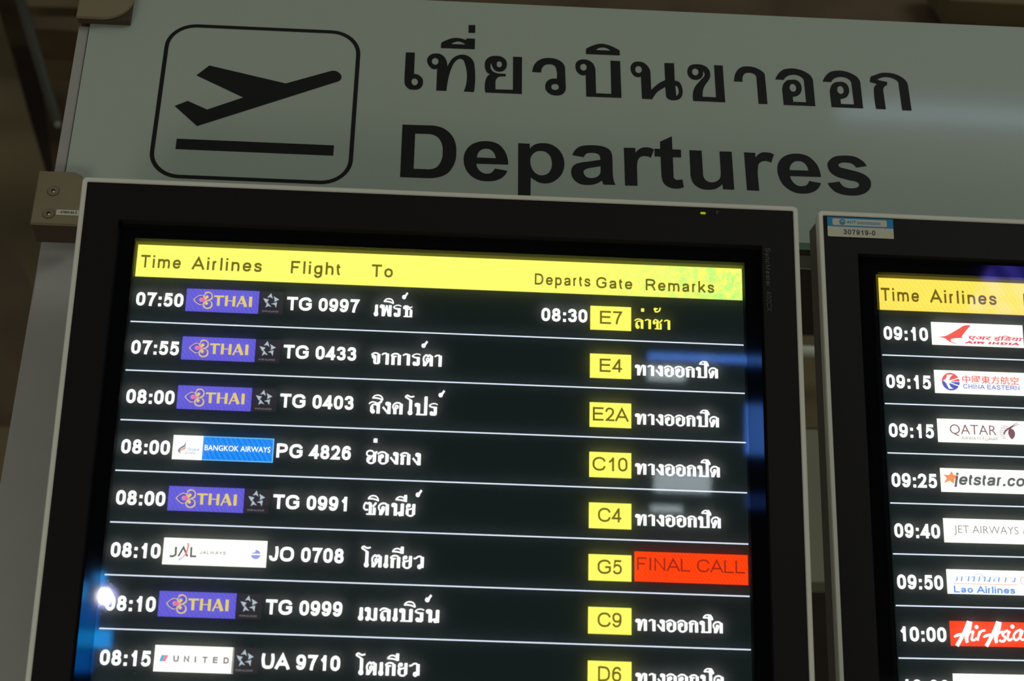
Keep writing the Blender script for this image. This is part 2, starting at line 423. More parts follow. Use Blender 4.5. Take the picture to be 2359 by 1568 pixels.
# ------------------------------------------------------------------ looped Thai letters (body height 1, y up)
# b = upright stem (x, top, bottom, width), t = thin stroke (width, points), o = loop (x, y, radius, width)
TH = {
 'เ': (.56, [('b', .25, 1, .25, .28), ('o', .23, .19, .13, .18)]),
 'โ': (.9, [('t', .13, '.04,1.5 .2,1.63 .45,1.52 .78,1.57'), ('t', .14, '.04,1.5 .3,1.35 .52,1.22'), ('b', .52, 1.25, .28, .27), ('o', .5, .18, .13, .17)]),
 'พ': (1.27, [('o', .14, .85, .09, .13), ('t', .12, '.12,.97 .35,.95'), ('b', .34, .97, 0, .28), ('t', .14, '.45,.08 .66,.95'), ('t', .16, '.66,.95 .86,.06'), ('b', .99, 1, 0, .28)]),
 'ท': (1.27, [('o', .14, .85, .09, .13), ('t', .12, '.12,.97 .38,.95'), ('b', .37, .97, 0, .29), ('t', .13, '.48,.2 .6,.6 .72,.92 .9,.96'), ('b', .95, .97, 0, .29)]),
 'ร': (.95, [('t', .09, '.04,.83 .22,.97 .74,.95'), ('t', .13, '.04,.83 .25,.72 .5,.7'), ('b', .58, .76, .08, .28), ('t', .12, '.6,.06 .22,.06'), ('o', .25, .19, .1, .14)]),
 'ธ': (1.0, [('o', .14, .83, .09, .12), ('t', .1, '.14,.96 .45,.96 .6,.86 .84,.92'), ('b', .35, .95, .04, .27), ('t', .11, '.5,.7 .7,.7 .78,.6'), ('b', .77, .64, .06, .25), ('t', .1, '.1,.05 .86,.05')]),
 'จ': (.92, [('t', .12, '.02,.8 .16,.93 .4,.97 .62,.9'), ('b', .66, .9, .1, .27), ('t', .12, '.66,.07 .3,.07'), ('b', .32, .75, .1, .24), ('o', .2, .66, .09, .16)]),
 'า': (.8, [('t', .13, '.03,.84 .14,.93 .42,.95'), ('b', .5, .96, 0, .29)]),
 'ก': (1.08, [('t', .13, '.05,.78 .2,.92 .45,.98 .72,.9'), ('b', .77, .88, 0, .29), ('b', .22, .7, 0, .29), ('t', .11, '.06,.76 .5,.74')]),
 'ต': (1.08, [('t', .15, '.14,.4 .09,.62 .2,.86 .36,.95 .48,.86 .6,.95 .74,.9'), ('b', .79, .9, 0, .29), ('b', .2, .4, 0, .28), ('o', .47, .56, .12, .13), ('t', .13, '.54,.44 .32,.12')]),
 'ส': (1.19, [('t', .11, '.03,.8 .22,.95 .5,.95 .7,.85'), ('b', .84, .95, 0, .29), ('t', .18, '.84,.82 1.1,1.06'), ('b', .27, .62, .15, .28), ('t', .13, '.24,.62 .4,.75 .7,.72'), ('o', .37, .17, .12, .14)]),
 'ล': (1.08, [('t', .13, '.03,.8 .25,.96 .55,.96 .78,.86'), ('b', .78, .9, 0, .29), ('b', .21, .6, .15, .27), ('t', .13, '.18,.6 .36,.75 .66,.74'), ('o', .32, .17, .13, .14)]),
 'ง': (.86, [('o', .42, .86, .1, .14), ('t', .12, '.42,.97 .6,.95'), ('b', .6, .96, 0, .28), ('t', .16, '.06,.56 .5,.08')]),
 'ค': (1.1, [('t', .13, '.14,.45 .07,.65 .24,.9 .5,.97 .74,.9'), ('b', .79, .9, 0, .29), ('b', .26, .48, 0, .28), ('o', .4, .62, .12, .13), ('t', .12, '.12,.5 .3,.46')]),
 'ด': (1.19, [('t', .14, '.14,.45 .07,.65 .24,.9 .5,.97 .74,.9'), ('b', .82, .9, 0, .29), ('b', .27, .45, 0, .28), ('o', .46, .57, .1, .14), ('t', .15, '.54,.45 .36,.1')]),
 'ป': (1.23, [('o', .14, .85, .1, .14), ('t', .12, '.14,.97 .34,.96'), ('b', .33, .96, .04, .28), ('t', .12, '.14,.05 .98,.05'), ('b', .96, 1.6, .02, .28)]),
 'บ': (1.27, [('o', .14, .85, .1, .14), ('t', .12, '.14,.97 .34,.96'), ('b', .35, .96, .04, .29), ('t', .12, '.12,.05 1,.05'), ('b', .96, 1, .02, .29)]),
 'ฮ': (.98, [('t', .12, '.62,.95 .06,.94 .06,.74 .62,.7'), ('t', .18, '.68,.86 .92,.97'), ('b', .72, .92, .14, .28), ('t', .14, '.72,.14 .56,.05 .3,.05 .14,.2'), ('b', .17, .5, .15, .26), ('o', .3, .5, .11, .16)]),
 'อ': (1.08, [('t', .13, '.03,.8 .25,.96 .58,.96 .8,.82'), ('b', .83, .84, .18, .29), ('t', .15, '.83,.18 .62,.05 .36,.05 .18,.2'), ('b', .2, .72, .2, .28), ('o', .38, .64, .11, .14)]),
 'ซ': (1.26, [('t', .14, '.38,.42 .2,.4 .05,.52 .06,.78 .2,.96 .35,.9 .5,.97 .66,.85'), ('b', .6, .9, .04, .27), ('t', .11, '.28,.05 1.02,.05'), ('b', .95, .6, .05, .26), ('t', .16, '.82,.66 1.08,.98')]),
 'ช': (1.2, [('o', .17, .66, .1, .14), ('t', .13, '.08,.76 .25,.97 .5,.92 .62,.8'), ('b', .5, .85, .04, .26), ('t', .11, '.24,.05 .92,.05'), ('b', .84, .6, .05, .24), ('t', .16, '.72,.66 .98,.98')]),
 'น': (1.23, [('o', .14, .85, .1, .14), ('t', .12, '.14,.97 .34,.96'), ('b', .35, .96, 0, .29), ('b', .94, 1, 0, .29), ('o', .78, .12, .09, .14), ('t', .12, '.46,.12 .66,.26 .84,.26')]),
 'ย': (.98, [('b', .72, 1, .14, .27), ('o', .3, .86, .09, .13), ('t', .12, '.2,.95 .1,.82 .14,.62 .52,.62'), ('b', .15, .56, .15, .25), ('t', .14, '.13,.18 .3,.05 .58,.05 .74,.18')]),
 'ว': (1.0, [('t', .13, '.04,.8 .24,.84 .4,.96 .68,.95'), ('b', .78, .95, .08, .29), ('o', .56, .16, .12, .15)]),
 'ม': (1.2, [('o', .14, .85, .1, .14), ('t', .12, '.14,.97 .34,.96'), ('b', .34, .96, .1, .28), ('o', .24, .15, .1, .17), ('t', .13, '.42,.26 .66,.06 .84,.05'), ('b', .88, 1, .03, .28)]),
}
MARK = {  # marks sit on the letter before them: (x offset from the letter's right edge, strokes)
 'ิ': (-.75, [('t', .11, '0,1.3 .18,1.5 .42,1.56 .72,1.48 .86,1.3 .88,1.16'), ('t', .12, '0,1.3 .45,1.3 .88,1.16')]),
 'ี': (-.75, [('t', .11, '0,1.3 .2,1.5 .45,1.55 .7,1.45'), ('t', .12, '0,1.3 .5,1.28 .88,1.2'), ('b', .84, 1.72, 1.15, .28)]),
 '่': (-.28, [('b', .17, 2.1, 1.75, .34)]),
 '้': (-.95, [('o', .14, 2.05, .09, .13), ('t', .15, '.12,1.84 .45,1.82 .68,2.2'), ('t', .12, '.2,2.15 .4,2.1')]),
 '์': (-.02, [('o', .2, 1.76, .11, .16), ('t', .18, '.28,1.8 .5,2.12')]),
}
def thai_polys(seq, thick=1.0):
    polys = []; x = 0; right = 0
    def put(st, ox):
        for s in st:
            if s[0] == 'b':
                _, cx, t, b, w_ = s; w_ *= thick
                polys.append([(ox + cx - w_/2, b), (ox + cx + w_/2, b), (ox + cx + w_/2, t - .03), (ox + cx + w_/2 - .04, t), (ox + cx - w_/2 + .06, t), (ox + cx - w_/2, t - .06)])
            elif s[0] == 't':
                pts = [(ox + p[0], p[1]) for p in parse(s[2])]
                polys.extend(band(smooth(pts, closed=False, n=4) if len(pts) > 2 else pts, s[1] * thick, e0=.02, e1=.03))
            else:
                polys.extend(band(disc(ox + s[1], s[2], s[3], n=12), s[4] * thick, closed=True))
    for ch in seq:
        if ch in MARK:
            off, st = MARK[ch]; put(st, right + off)
        else:
            adv, st = TH[ch]; put(st, x); right = x + adv - .13; x += adv
    return polys, right
def thai(P, m, seq, xl, base, body, xr=None, layer=1, thick=1.0, shear=0.0, slope=0.0):
    polys, right = thai_polys(seq, thick)
    k = body if xr is None else (xr - xl) / right
    for q in polys:
        P.poly([(xl + p[0] * k + shear * p[1] * body, base + slope * p[0] * k - p[1] * body) for p in q], m, layer)

# ------------------------------------------------------------------ materials
surf('sign_face', lin(180, 187, 170), rough=0.32, spec=0.45, var=0.02, scale=2.0, coat=0.45)
surf('sign_edge_green', (0.5, 0.9, 0.68, 1), rough=0.25)
surf('black_vinyl', lin(22, 18, 17), rough=0.55, spec=0.3)
surf('strip_grey', lin(172, 166, 156), rough=0.5, metal=0.0, var=0.05, scale=12)
surf('clamp_beige', lin(138, 122, 92), rough=0.5, var=0.08, scale=25, bump=0.1)
surf('clamp_dark', lin(70, 54, 38), rough=0.7)
surf('screw_metal', lin(134, 118, 88), rough=0.4, metal=0.1)
surf('screw_hole', lin(10, 9, 8), rough=0.6)
surf('post_grey', lin(180, 176, 168), rough=0.55, var=0.02, scale=30)
surf('silver_frame', lin(232, 226, 208), rough=0.42, spec=0.5, var=0.02, scale=15)
surf('bezel_black', lin(30, 26, 24), rough=0.5, spec=0.18, bump=0.06, bscale=900)
surf('casing_dark', lin(122, 112, 100), rough=0.65)
surf('casing_lettering', lin(74, 70, 68), rough=0.4)
surf('sticker_paper', lin(212, 204, 178), rough=0.6)
surf('sticker_blue', lin(0, 135, 190), rough=0.5)
surf('sticker_soft_blue', lin(90, 140, 170), rough=0.5)
surf('sticker_ink', lin(60, 52, 48), rough=0.6)
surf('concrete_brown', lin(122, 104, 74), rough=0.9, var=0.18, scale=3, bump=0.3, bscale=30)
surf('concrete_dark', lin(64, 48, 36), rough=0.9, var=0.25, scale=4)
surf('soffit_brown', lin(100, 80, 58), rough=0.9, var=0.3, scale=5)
surf('steel_tube', lin(74, 72, 60), rough=0.6)
surf('panel_pale', lin(150, 145, 118), rough=0.8, var=0.08, scale=2)
surf('hall_dark', lin(40, 44, 48), rough=0.8, var=0.2, scale=0.6)
surf('hall_floor', lin(212, 208, 198), rough=0.3, var=0.06, scale=1.0)
surf('mullion', lin(30, 40, 60), rough=0.5)

WHITE = lin(255, 255, 252)
glow('scr_white', WHITE, 1.5)
glow('scr_white_box', lin(255, 255, 246), 1.35, lin(252, 255, 232), 'wave', 70, sample=True)
glow('scr_line', lin(225, 235, 252), 1.25)
glow('scr_yellow_warm', lin(254, 224, 84), 1.15, lin(252, 229, 100), 'wave', 80, sample=True)
glow('scr_yellow_box', lin(255, 248, 96), 1.2, lin(252, 246, 108), 'wave', 90, sample=True)
glow('scr_yellow_text', lin(255, 250, 95), 1.25)
hm = glow('scr_header', lin(255, 252, 112), 1.2, lin(246, 250, 104), 'wave', 110, sample=True)
_n, _l = hm.node_tree.nodes, hm.node_tree.links
_e = [x for x in _n if x.type == 'EMISSION'][0]; _r = [x for x in _n if x.type == 'VALTORGB'][0]; _t = [x for x in _n if x.type == 'TEX_COORD'][0]
_s = _n.new('ShaderNodeSeparateXYZ'); _l.new(_t.outputs['Object'], _s.inputs[0])
_mr = _n.new('ShaderNodeMapRange'); _mr.inputs['From Min'].default_value = .46; _mr.inputs['From Max'].default_value = .62; _l.new(_s.outputs['X'], _mr.inputs['Value'])
_no = _n.new('ShaderNodeTexNoise'); _no.inputs['Scale'].default_value = 110; _no.inputs['Detail'].default_value = 6; _no.inputs['Roughness'].default_value = .75; _l.new(_t.outputs['Object'], _no.inputs['Vector'])
_m2 = _n.new('ShaderNodeMapRange'); _m2.inputs['From Min'].default_value = .42; _m2.inputs['From Max'].default_value = .62; _l.new(_no.outputs['Fac'], _m2.inputs['Value'])
_mu = _n.new('ShaderNodeMath'); _mu.operation = 'MULTIPLY'; _l.new(_mr.outputs[0], _mu.inputs[0]); _l.new(_m2.outputs[0], _mu.inputs[1])
_mx = _n.new('ShaderNodeMix'); _mx.data_type = 'RGBA'; _l.new(_mu.outputs[0], _mx.inputs['Factor']); _l.new(_r.outputs['Color'], _mx.inputs['A']); _mx.inputs['B'].default_value = lin(150, 248, 125)  # green mottling for glare and viewing angle, mixed into the colour rightwards
_l.new(_mx.outputs['Result'], _e.inputs['Color'])
glow('scr_header_reflection', lin(74, 70, 8), 1.0)  # header's reflection at the glass edge, coloured in as a dim glow
glow('scr_olive', lin(94, 74, 10), 1.0)
glow('scr_red', lin(255, 56, 8), 1.2, lin(255, 70, 16), 'wave', 110, sample=True)
glow('scr_red_ink', lin(150, 36, 24), 1.0)
glow('scr_purple', lin(92, 86, 212), 1.15, lin(104, 96, 206), 'wave', 95)
glow('scr_gold', lin(240, 214, 112), 1.0)
glow('scr_gold_pale', lin(226, 200, 158), 1.0)
glow('scr_violet_dark', lin(84, 62, 116), 1.0)
glow('scr_pink', lin(250, 112, 172), 1.0)
glow('scr_charcoal', lin(42, 38, 42), 1.0)
glow('scr_silver', lin(188, 204, 214), 1.0)
glow('scr_grey_text', lin(126, 128, 130), 1.0)
glow('scr_blue', lin(6, 132, 252), 1.0, lin(40, 150, 255), 'wave', 80)
glow('scr_sky', lin(120, 205, 255), 1.0)
glow('scr_slate', lin(88, 110, 150), 1.0)
glow('scr_orange_soft', lin(240, 130, 100), 1.0)
glow('scr_periwinkle', lin(150, 160, 215), 1.0)
glow('scr_ink', lin(72, 74, 78), 1.0)
glow('scr_ink_soft', lin(128, 118, 128), 1.0)
glow('scr_lavender', lin(146, 148, 236), 1.0)
glow('scr_rose', lin(252, 110, 128), 1.0)
glow('scr_cyan', lin(20, 168, 228), 1.0)
glow('scr_swan', lin(252, 82, 48), 1.0, lin(246, 60, 84), 'noise', 60)
glow('scr_crimson', lin(236, 64, 104), 1.0)
glow('scr_ce_red', lin(244, 74, 82), 1.0)
glow('scr_ce_blue', lin(52, 74, 196), 1.0)
glow('scr_ce_ink', lin(108, 124, 222), 1.0)
glow('scr_maroon', lin(118, 52, 78), 1.0)
glow('scr_star', lin(255, 146, 78), 1.0)
glow('scr_lao', lin(94, 152, 240), 1.0)
glow('scr_lao_line', lin(250, 170, 150), 1.0)
glow('led_green', lin(150, 170, 20), 1.0)

# LCD glass in its dark state: weak backlight, glossy cover
def screen_mat(name, emi, rough=0.03):
    m, n, l = nodes(name)
    b = n['Principled BSDF']
    b.inputs['Base Color'].default_value = (0.004, 0.004, 0.005, 1)
    b.inputs['Roughness'].default_value = rough
    b.inputs['Specular IOR Level'].default_value = 0.5
    if emi: 
        b.inputs['Emission Color'].default_value = emi; b.inputs['Emission Strength'].default_value = 1.0
        m.cycles.emission_sampling = 'NONE'
    return m
screen_mat('lcd_dark', (0.0048, 0.0098, 0.0092, 1))
screen_mat('mask_black', None)
# cover glass with a slight matte haze: mostly clear, a little scattering, mirror-like coat
m, n, l = nodes('cover_glass')
for x in list(n):
    if x.type != 'OUTPUT_MATERIAL': n.remove(x)
out = [x for x in n if x.type == 'OUTPUT_MATERIAL'][0]
tr = n.new('ShaderNodeBsdfTransparent'); tl = n.new('ShaderNodeBsdfTranslucent'); tl.inputs['Color'].default_value = (.9, .95, .95, 1)
gl = n.new('ShaderNodeBsdfGlossy'); gl.inputs['Roughness'].default_value = 0.015; gl.inputs['Color'].default_value = (.95, .97, 1, 1)
mx = n.new('ShaderNodeMixShader'); mx.inputs['Fac'].default_value = 0.11
l.new(tr.outputs[0], mx.inputs[1]); l.new(tl.outputs[0], mx.inputs[2])
fr = n.new('ShaderNodeFresnel'); fr.inputs['IOR'].default_value = 1.5
m2 = n.new('ShaderNodeMixShader'); l.new(fr.outputs[0], m2.inputs['Fac']); l.new(mx.outputs[0], m2.inputs[1]); l.new(gl.outputs[0], m2.inputs[2])
l.new(m2.outputs[0], out.inputs['Surface'])

# ------------------------------------------------------------------ the hall behind the camera, which the screens mirror
YW = -18.0
struct(Solid().box(-30, 30, YW - .4, 9, -0.2, 0).build('floor', 'hall_floor'))
struct(Solid().box(-30, 30, YW - .4, YW - .1, 0, 11).build('wall_back', 'hall_dark'))
glow('daylight_blue', lin(30, 160, 245), 1.0, lin(10, 120, 215), 'noise', 1.2)
glow('daylight_deep', lin(12, 102, 200), 1.0)
glow('panel_light', lin(220, 235, 240), 1.0)
glow('tube_light', lin(78, 132, 230), 1.0)
glow('tube_dim', lin(60, 100, 190), 2.0)
glow('lamp_core', lin(255, 255, 255), 1.0)
glow('lamp_halo', lin(170, 175, 255), 1.0)
glow('canopy_glow', lin(90, 80, 215), 1.0, lin(50, 45, 150), 'wave', 1.1)
def level(name, s):
    for x in MATS[name].node_tree.nodes:
        if x.type == 'EMISSION': x.inputs['Strength'].default_value = s
level('daylight_blue', 11.0); level('daylight_deep', 9.0); level('panel_light', 5.0); level('tube_light', 7.5)
level('lamp_core', 90.0); level('lamp_halo', 9.0); level('canopy_glow', 6.0)

def window(n, x0, x1, z0, z1, cells, mat2=None):
    fr = Solid()
    t = .07
    fr.box(x0 - t, x1 + t, YW - .1, YW + .05, z1, z1 + t).box(x0 - t, x1 + t, YW - .1, YW + .05, z0 - t, z0)
    fr.box(x0 - t, x0, YW - .1, YW + .05, z0, z1).box(x1, x1 + t, YW - .1, YW + .05, z0, z1)
    o = struct(fr.build('window_%d' % n, 'mullion'))
    for k, (a, b, c, d, mt) in enumerate(cells):
        Solid().box(a, b, YW - .06, YW - .04, c, d).build('pane', mt, o)
    return o
window(1, -3.98, -3.31, 2.70, 3.90, [(-3.95, -3.645, 3.515, 3.72, 'daylight_blue'), (-3.60, -3.46, 3.695, 3.82, 'daylight_blue'), (-3.95, -3.52, 3.235, 3.50, 'daylight_deep'),
                                   (-3.95, -3.36, 3.02, 3.21, 'daylight_blue'), (-3.95, -3.55, 2.76, 2.99, 'daylight_deep')])
window(2, 3.45, 3.9, 5.35, 5.95, [(3.47, 3.88, 5.37, 5.93, 'tube_light')])
window(3, 3.45, 3.9, 4.75, 4.95, [(3.47, 3.88, 4.77, 4.93, 'tube_dim')])

def hall_lamp(x, z, r):
    t = thing('ceiling_light', 'round white lamp at the far end of the hall, mirrored beside 08:10', 'lamp', Matrix.Translation((x, YW + .25, z)))
    s = Solid().tube((0, .02, 0), (0, .10, 0), r, 28); s.build('lamp_glass', 'lamp_core', t)
    s = Solid().ring([np.array(p) for p in disc(0, 0, r * 2.0, n=28)], [np.array(p) for p in disc(0, 0, r * 1.02, n=28)], 0.0, 0.06); s.build('halo_ring', 'lamp_halo', t)  # lamp's halo, modelled as a glowing ring
    Solid().tube((0, -.35, 0), (0, 0, 0), .03, 10).build('wall_arm', 'mullion', t)
hall_lamp(-3.40, 3.545, .062)
def hall_batten(x0, z, L, h, mat, label, power_cells=1):
    t = thing('linear_light', label, 'lamp', Matrix.Translation((x0 + L / 2, YW, z)))
    Solid().box(-L/2 - .03, L/2 + .03, -.05, .0, -h/2 - .03, h/2 + .03).build('housing', 'mullion', t)
    Solid().box(-L/2, L/2, 0, .05, -h/2, h/2).build('diffuser', mat, t)
    for sx in (-.35, .35): Solid().box(sx * L - .02, sx * L + .02, -.10, -.05, -.02, .02).build('wall_bracket', 'mullion', t)
hall_batten(2.36, 6.42, 1.35, .08, 'tube_light', 'long bluish strip light mirrored above the second gate row')
hall_batten(2.36, 6.225, .42, .15, 'panel_light', 'short pale panel light under the left end of the strip light')
hall_batten(2.45, 5.02, .62, .22, 'panel_light', 'pale panel light mirrored under the C10 row')
hall_batten(2.42, 4.72, .34, .07, 'panel_light', 'small pale light bar below the panel light')
t = thing('linear_light', 'long tube light high in front of the sign, mirrored as a pale streak', 'lamp', Matrix.Translation((2.9, -2.2, 6.0)))
glow('tube_white', lin(200, 225, 255), 9.0, sample=True)
Solid().tube((-1.5, 0, 0), (1.6, 0, 0), .022, 16).build('tube', 'tube_white', t, smooth_=True)
Solid().box(-1.55, 1.65, -.04, .04, .03, .09).build('housing', 'mullion', t)
for sx in (-1.2, 1.3): Solid().tube((sx, 0, .09), (sx, 0, 3.0), .008, 8).build('hanger', 'mullion', t)
t = thing('lit_canopy', 'glowing violet canopy mirrored at the top of the right screen', 'canopy', Matrix.Translation((9.6, YW, 4.7)))
s = Solid().prism([(-1.15, 0, -.45), (2.6, 0, -.55), (2.6, 0, .55), (-.75, 0, .45)], (0, -.3, 0)); s.build('glow_panel', 'canopy_glow', t)
for k in range(4): Solid().box(-.9 + .12 * k, 2.6, .0, .04, -.32 + .22 * k, -.29 + .22 * k).build('rib', 'mullion', t)

# ------------------------------------------------------------------ the dim structure behind the signs
def slab(name, pts, yd, thick, mat, **kw):
    P = [P3(a, b, yd) for a, b in pts]
    return Solid().prism(P, (0, thick, 0)).build(name, mat, **kw)
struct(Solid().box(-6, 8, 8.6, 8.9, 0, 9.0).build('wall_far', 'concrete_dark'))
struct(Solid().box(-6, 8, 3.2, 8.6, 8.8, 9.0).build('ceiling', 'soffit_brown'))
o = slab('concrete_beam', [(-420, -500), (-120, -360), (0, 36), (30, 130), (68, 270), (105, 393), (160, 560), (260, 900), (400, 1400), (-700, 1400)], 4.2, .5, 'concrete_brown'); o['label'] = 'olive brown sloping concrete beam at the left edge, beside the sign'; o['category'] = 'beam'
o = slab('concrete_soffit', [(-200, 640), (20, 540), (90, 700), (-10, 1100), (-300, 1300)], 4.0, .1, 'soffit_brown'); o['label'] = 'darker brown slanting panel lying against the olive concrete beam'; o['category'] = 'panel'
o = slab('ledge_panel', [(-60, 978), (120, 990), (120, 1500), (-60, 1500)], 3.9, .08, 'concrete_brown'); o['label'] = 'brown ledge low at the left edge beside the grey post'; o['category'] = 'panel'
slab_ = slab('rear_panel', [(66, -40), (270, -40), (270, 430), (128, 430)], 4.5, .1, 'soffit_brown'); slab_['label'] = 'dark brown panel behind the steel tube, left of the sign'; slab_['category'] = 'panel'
t = thing('steel_tube', 'slim grey steel tube slanting down between the beam and the sign', 'tube', Matrix.Translation(P3(30, -60, 3.6)))
a, b = Vector((0, 0, 0)), P3(132, 284, 3.6) - P3(30, -60, 3.6)
Solid().tube(a, b, .0125, 20).build('tube', 'steel_tube', t, smooth_=True)
Solid().tube(b, b + (b - a).normalized() * .006, .0075, 16).build('tube_end_glint', 'strip_grey', t)  # highlight at the tube's end, modelled as a paler disc
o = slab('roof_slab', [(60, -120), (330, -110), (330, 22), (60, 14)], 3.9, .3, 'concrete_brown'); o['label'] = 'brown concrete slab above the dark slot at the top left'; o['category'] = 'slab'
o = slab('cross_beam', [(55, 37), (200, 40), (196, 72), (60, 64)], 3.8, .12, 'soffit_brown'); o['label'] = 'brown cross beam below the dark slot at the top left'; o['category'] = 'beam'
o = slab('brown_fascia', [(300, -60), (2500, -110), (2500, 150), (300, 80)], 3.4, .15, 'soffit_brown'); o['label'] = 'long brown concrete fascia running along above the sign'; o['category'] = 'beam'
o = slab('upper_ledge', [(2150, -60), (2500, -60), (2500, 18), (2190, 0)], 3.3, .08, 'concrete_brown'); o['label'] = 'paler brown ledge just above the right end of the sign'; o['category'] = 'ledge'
# seen through the gap between the two displays
o = slab('brown_girder', [(1700, 770), (2000, 775), (2000, 986), (1700, 984)], 3.0, .1, 'concrete_brown'); o['label'] = 'brown girder seen through the gap between the displays'; o['category'] = 'beam'
t = thing('handrail_tube', 'horizontal bright steel rail seen through the gap between displays', 'rail', Matrix.Translation(P3(1880, 810, 2.9)))
Solid().tube((-.25, 0, 0), (.25, 0, 0), .010, 20).build('rail', 'silver_frame', t, smooth_=True)
for sx in (-.2, .2): Solid().tube((sx, 0, 0), (sx, .12, 0), .006, 10).build('bracket', 'steel_tube', t)
o = slab('pale_panel', [(1700, 988), (2000, 990), (2000, 1341), (1700, 1338)], 2.9, .04, 'panel_pale'); o['label'] = 'pale beige panel low in the gap between the two displays'; o['category'] = 'panel'
for o in COL.objects:
    if o.name in ('brown_girder', 'pale_panel', 'concrete_beam', 'concrete_soffit', 'ledge_panel', 'rear_panel', 'roof_slab', 'cross_beam', 'brown_fascia', 'upper_ledge'): o['kind'] = 'structure'

# ------------------------------------------------------------------ sign
def S(px, py, d=0.0): return on(RS, TS, px, py, d)
MS = frame_matrix(RS, TS)
sign = thing('departures_sign', 'wide pale grey green sign with black lettering above the two displays', 'sign', MS)
SX0, SX1, SY1 = 0.0, 1.62, 0.3000
Solid().box(SX0, SX1, .0, .0118, -SY1, 0).build('sign_panel', 'sign_face', sign)
Solid().box(SX0 + .0005, SX1 - .0005, .0006, .0116, -SY1 - .0004, -SY1).build('glass_edge', 'sign_edge_green', sign)
# grey strip along the left edge, behind the glass
a0 = S(183, 75, .012); a1 = S(128, 398, .012)
Solid().box(a0[0] + .001, -.0012, .002, .020, -.262, -a0[1]).build('edge_strip', 'strip_grey', sign)

def window_pts(s, ox, oy, sc):
    return [[(ox + p[0] / sc, oy + p[1] / sc) + ((True,) if len(p) > 2 else ()) for p in parse(lp)] for lp in s]
def sign_glyph(name, loops, ox, oy, sc=7.84, shift=None):
    P = Print(base=-.0003)
    L = []
    for lp in window_pts(loops, ox, oy, sc):
        pl = [S(p[0], p[1]) + ((True,) if len(p) > 2 else ()) for p in lp]
        if shift: pl = [(p[0] + shift[0], p[1] + shift[1]) + tuple(p[2:]) for p in pl]
        L.append(smooth(pl, closed=True, n=6))
    P.fill(L, 'black_vinyl')
    return P.build(name, sign)

sign_glyph('thai_letter', ['119,635c 280,638c 265,1025c 330,1035 385,1070 418,1115 427,1165 420,1220 385,1275 330,1303 260,1308 185,1297 130,1255 100,1205 95,1150 105,900', '275,1105 315,1120 337,1168 318,1212 275,1230 238,1212 219,1168 235,1120'], 920, 40)
sign_glyph('thai_letter', ['650,655 740,665 800,705 845,770 860,820 865,895c 905,820 960,745 1040,695 1140,675 1240,700 1310,755 1350,830 1357,880 1348,1350c 1165,1340c 1183,830 1165,785 1130,755 1095,750 1050,765 990,825 940,925 900,1040 870,1180 850,1330c 668,1322c 682,925c 640,938 590,925 545,885 515,835 503,790 515,725 560,680 605,660', '648,735 690,750 707,797 690,840 650,858 605,840 587,797 605,752'], 920, 40)
sign_glyph('thai_mark', ['758,460c 850,415 950,380 1040,373 1120,385 1205,412c 1212,382c 1367,388c 1362,578c 750,555c', '937,485c 1000,450 1070,437 1135,455 1200,492c'], 920, 40)
sign_glyph('thai_mark', ['1252,140c 1372,143c 1368,283c 1250,280c'], 920, 40)
sign_glyph('thai_letter', ['1745,698 1830,708 1895,745 1935,800 1942,850 1930,910 1890,960 1840,980 1800,983 1740,965 1690,910 1668,855 1660,825c 1645,880 1660,940 1700,985 1760,1010 1830,1018 1922,1025c 1920,1070c 1850,1068 1790,1080 1750,1120 1735,1180c 1735,1302c 2052,1310c 2055,712c 2215,720c 2212,1385c 1555,1358c 1555,1150 1570,1100 1600,1055 1640,1025c 1590,1000 1555,940 1543,860 1555,790 1600,735 1670,703', '1805,795 1840,810 1853,850 1840,890 1803,903 1770,890 1758,850 1770,808'], 920, 40)
sign_glyph('thai_letter', ['127,675c 140,600 180,520 250,460 340,428 440,422 540,437 630,475 690,530 718,600c 733,960c 720,1020 680,1070 620,1095 560,1098 480,1085 410,1045 370,990 362,940 375,870 420,820 480,797 568,800c 565,640 545,580 500,545 430,535 360,548 310,595 290,683c', '540,890 590,905 607,945 590,985 540,1000 490,985 470,940 490,905'], 1210, 80)
sign_glyph('thai_mark', ['1098,255c 1200,205 1290,175 1375,165 1470,180 1580,220 1705,288c 1708,375c 1098,350c', '1282,278c 1340,240 1405,232 1470,245 1540,290c'], 1210, 80)
sign_glyph('thai_letter', ['1065,448 1150,468 1220,520 1258,590 1268,660c 1280,1058c 1555,1070c 1540,470c 1713,478c 1738,1142c 1103,1118c 1092,722c 1045,735 985,715 930,660 908,590 915,520 955,470 1010,452', '1050,527 1095,545 1110,590 1095,632 1050,650 1010,632 992,585 1010,542'], 1210, 80)
sign_glyph('thai_letter', ['318,330 400,345 470,395 515,455 535,520c 550,840c 620,775 700,715 803,665c 788,355c 962,360c 975,675c 1040,690 1090,750 1115,830 1115,910 1095,970 1050,1010 980,1027 900,1022 840,990 818,940c 805,790c 740,825 670,870 615,935 568,1010c 385,1000c 365,600c 310,612 250,590 200,535 178,465 185,405 220,355 270,333', '320,410 365,430 382,475 365,520 322,538 280,520 262,475 280,425', '985,762c 1025,785 1045,840 1048,890 1030,930 1002,950c'], 1430, 100)
sign_glyph('thai_letter', ['1370,378 1470,390 1550,430 1600,490 1615,560 1610,620 1585,670 1540,730 1500,800 1480,880 1480,965c 1722,975c 1685,395c 1840,402c 1887,1065c 1312,1040c 1302,930 1315,850 1345,780 1400,710 1470,635 1510,590 1515,550 1500,515 1480,490c 1488,540 1478,590 1440,635 1395,655 1350,660 1280,642 1225,590 1203,515 1215,450 1255,400 1310,382', '1348,455 1390,475 1405,520 1390,560 1350,580 1305,560 1288,515 1305,472'], 1430, 100)
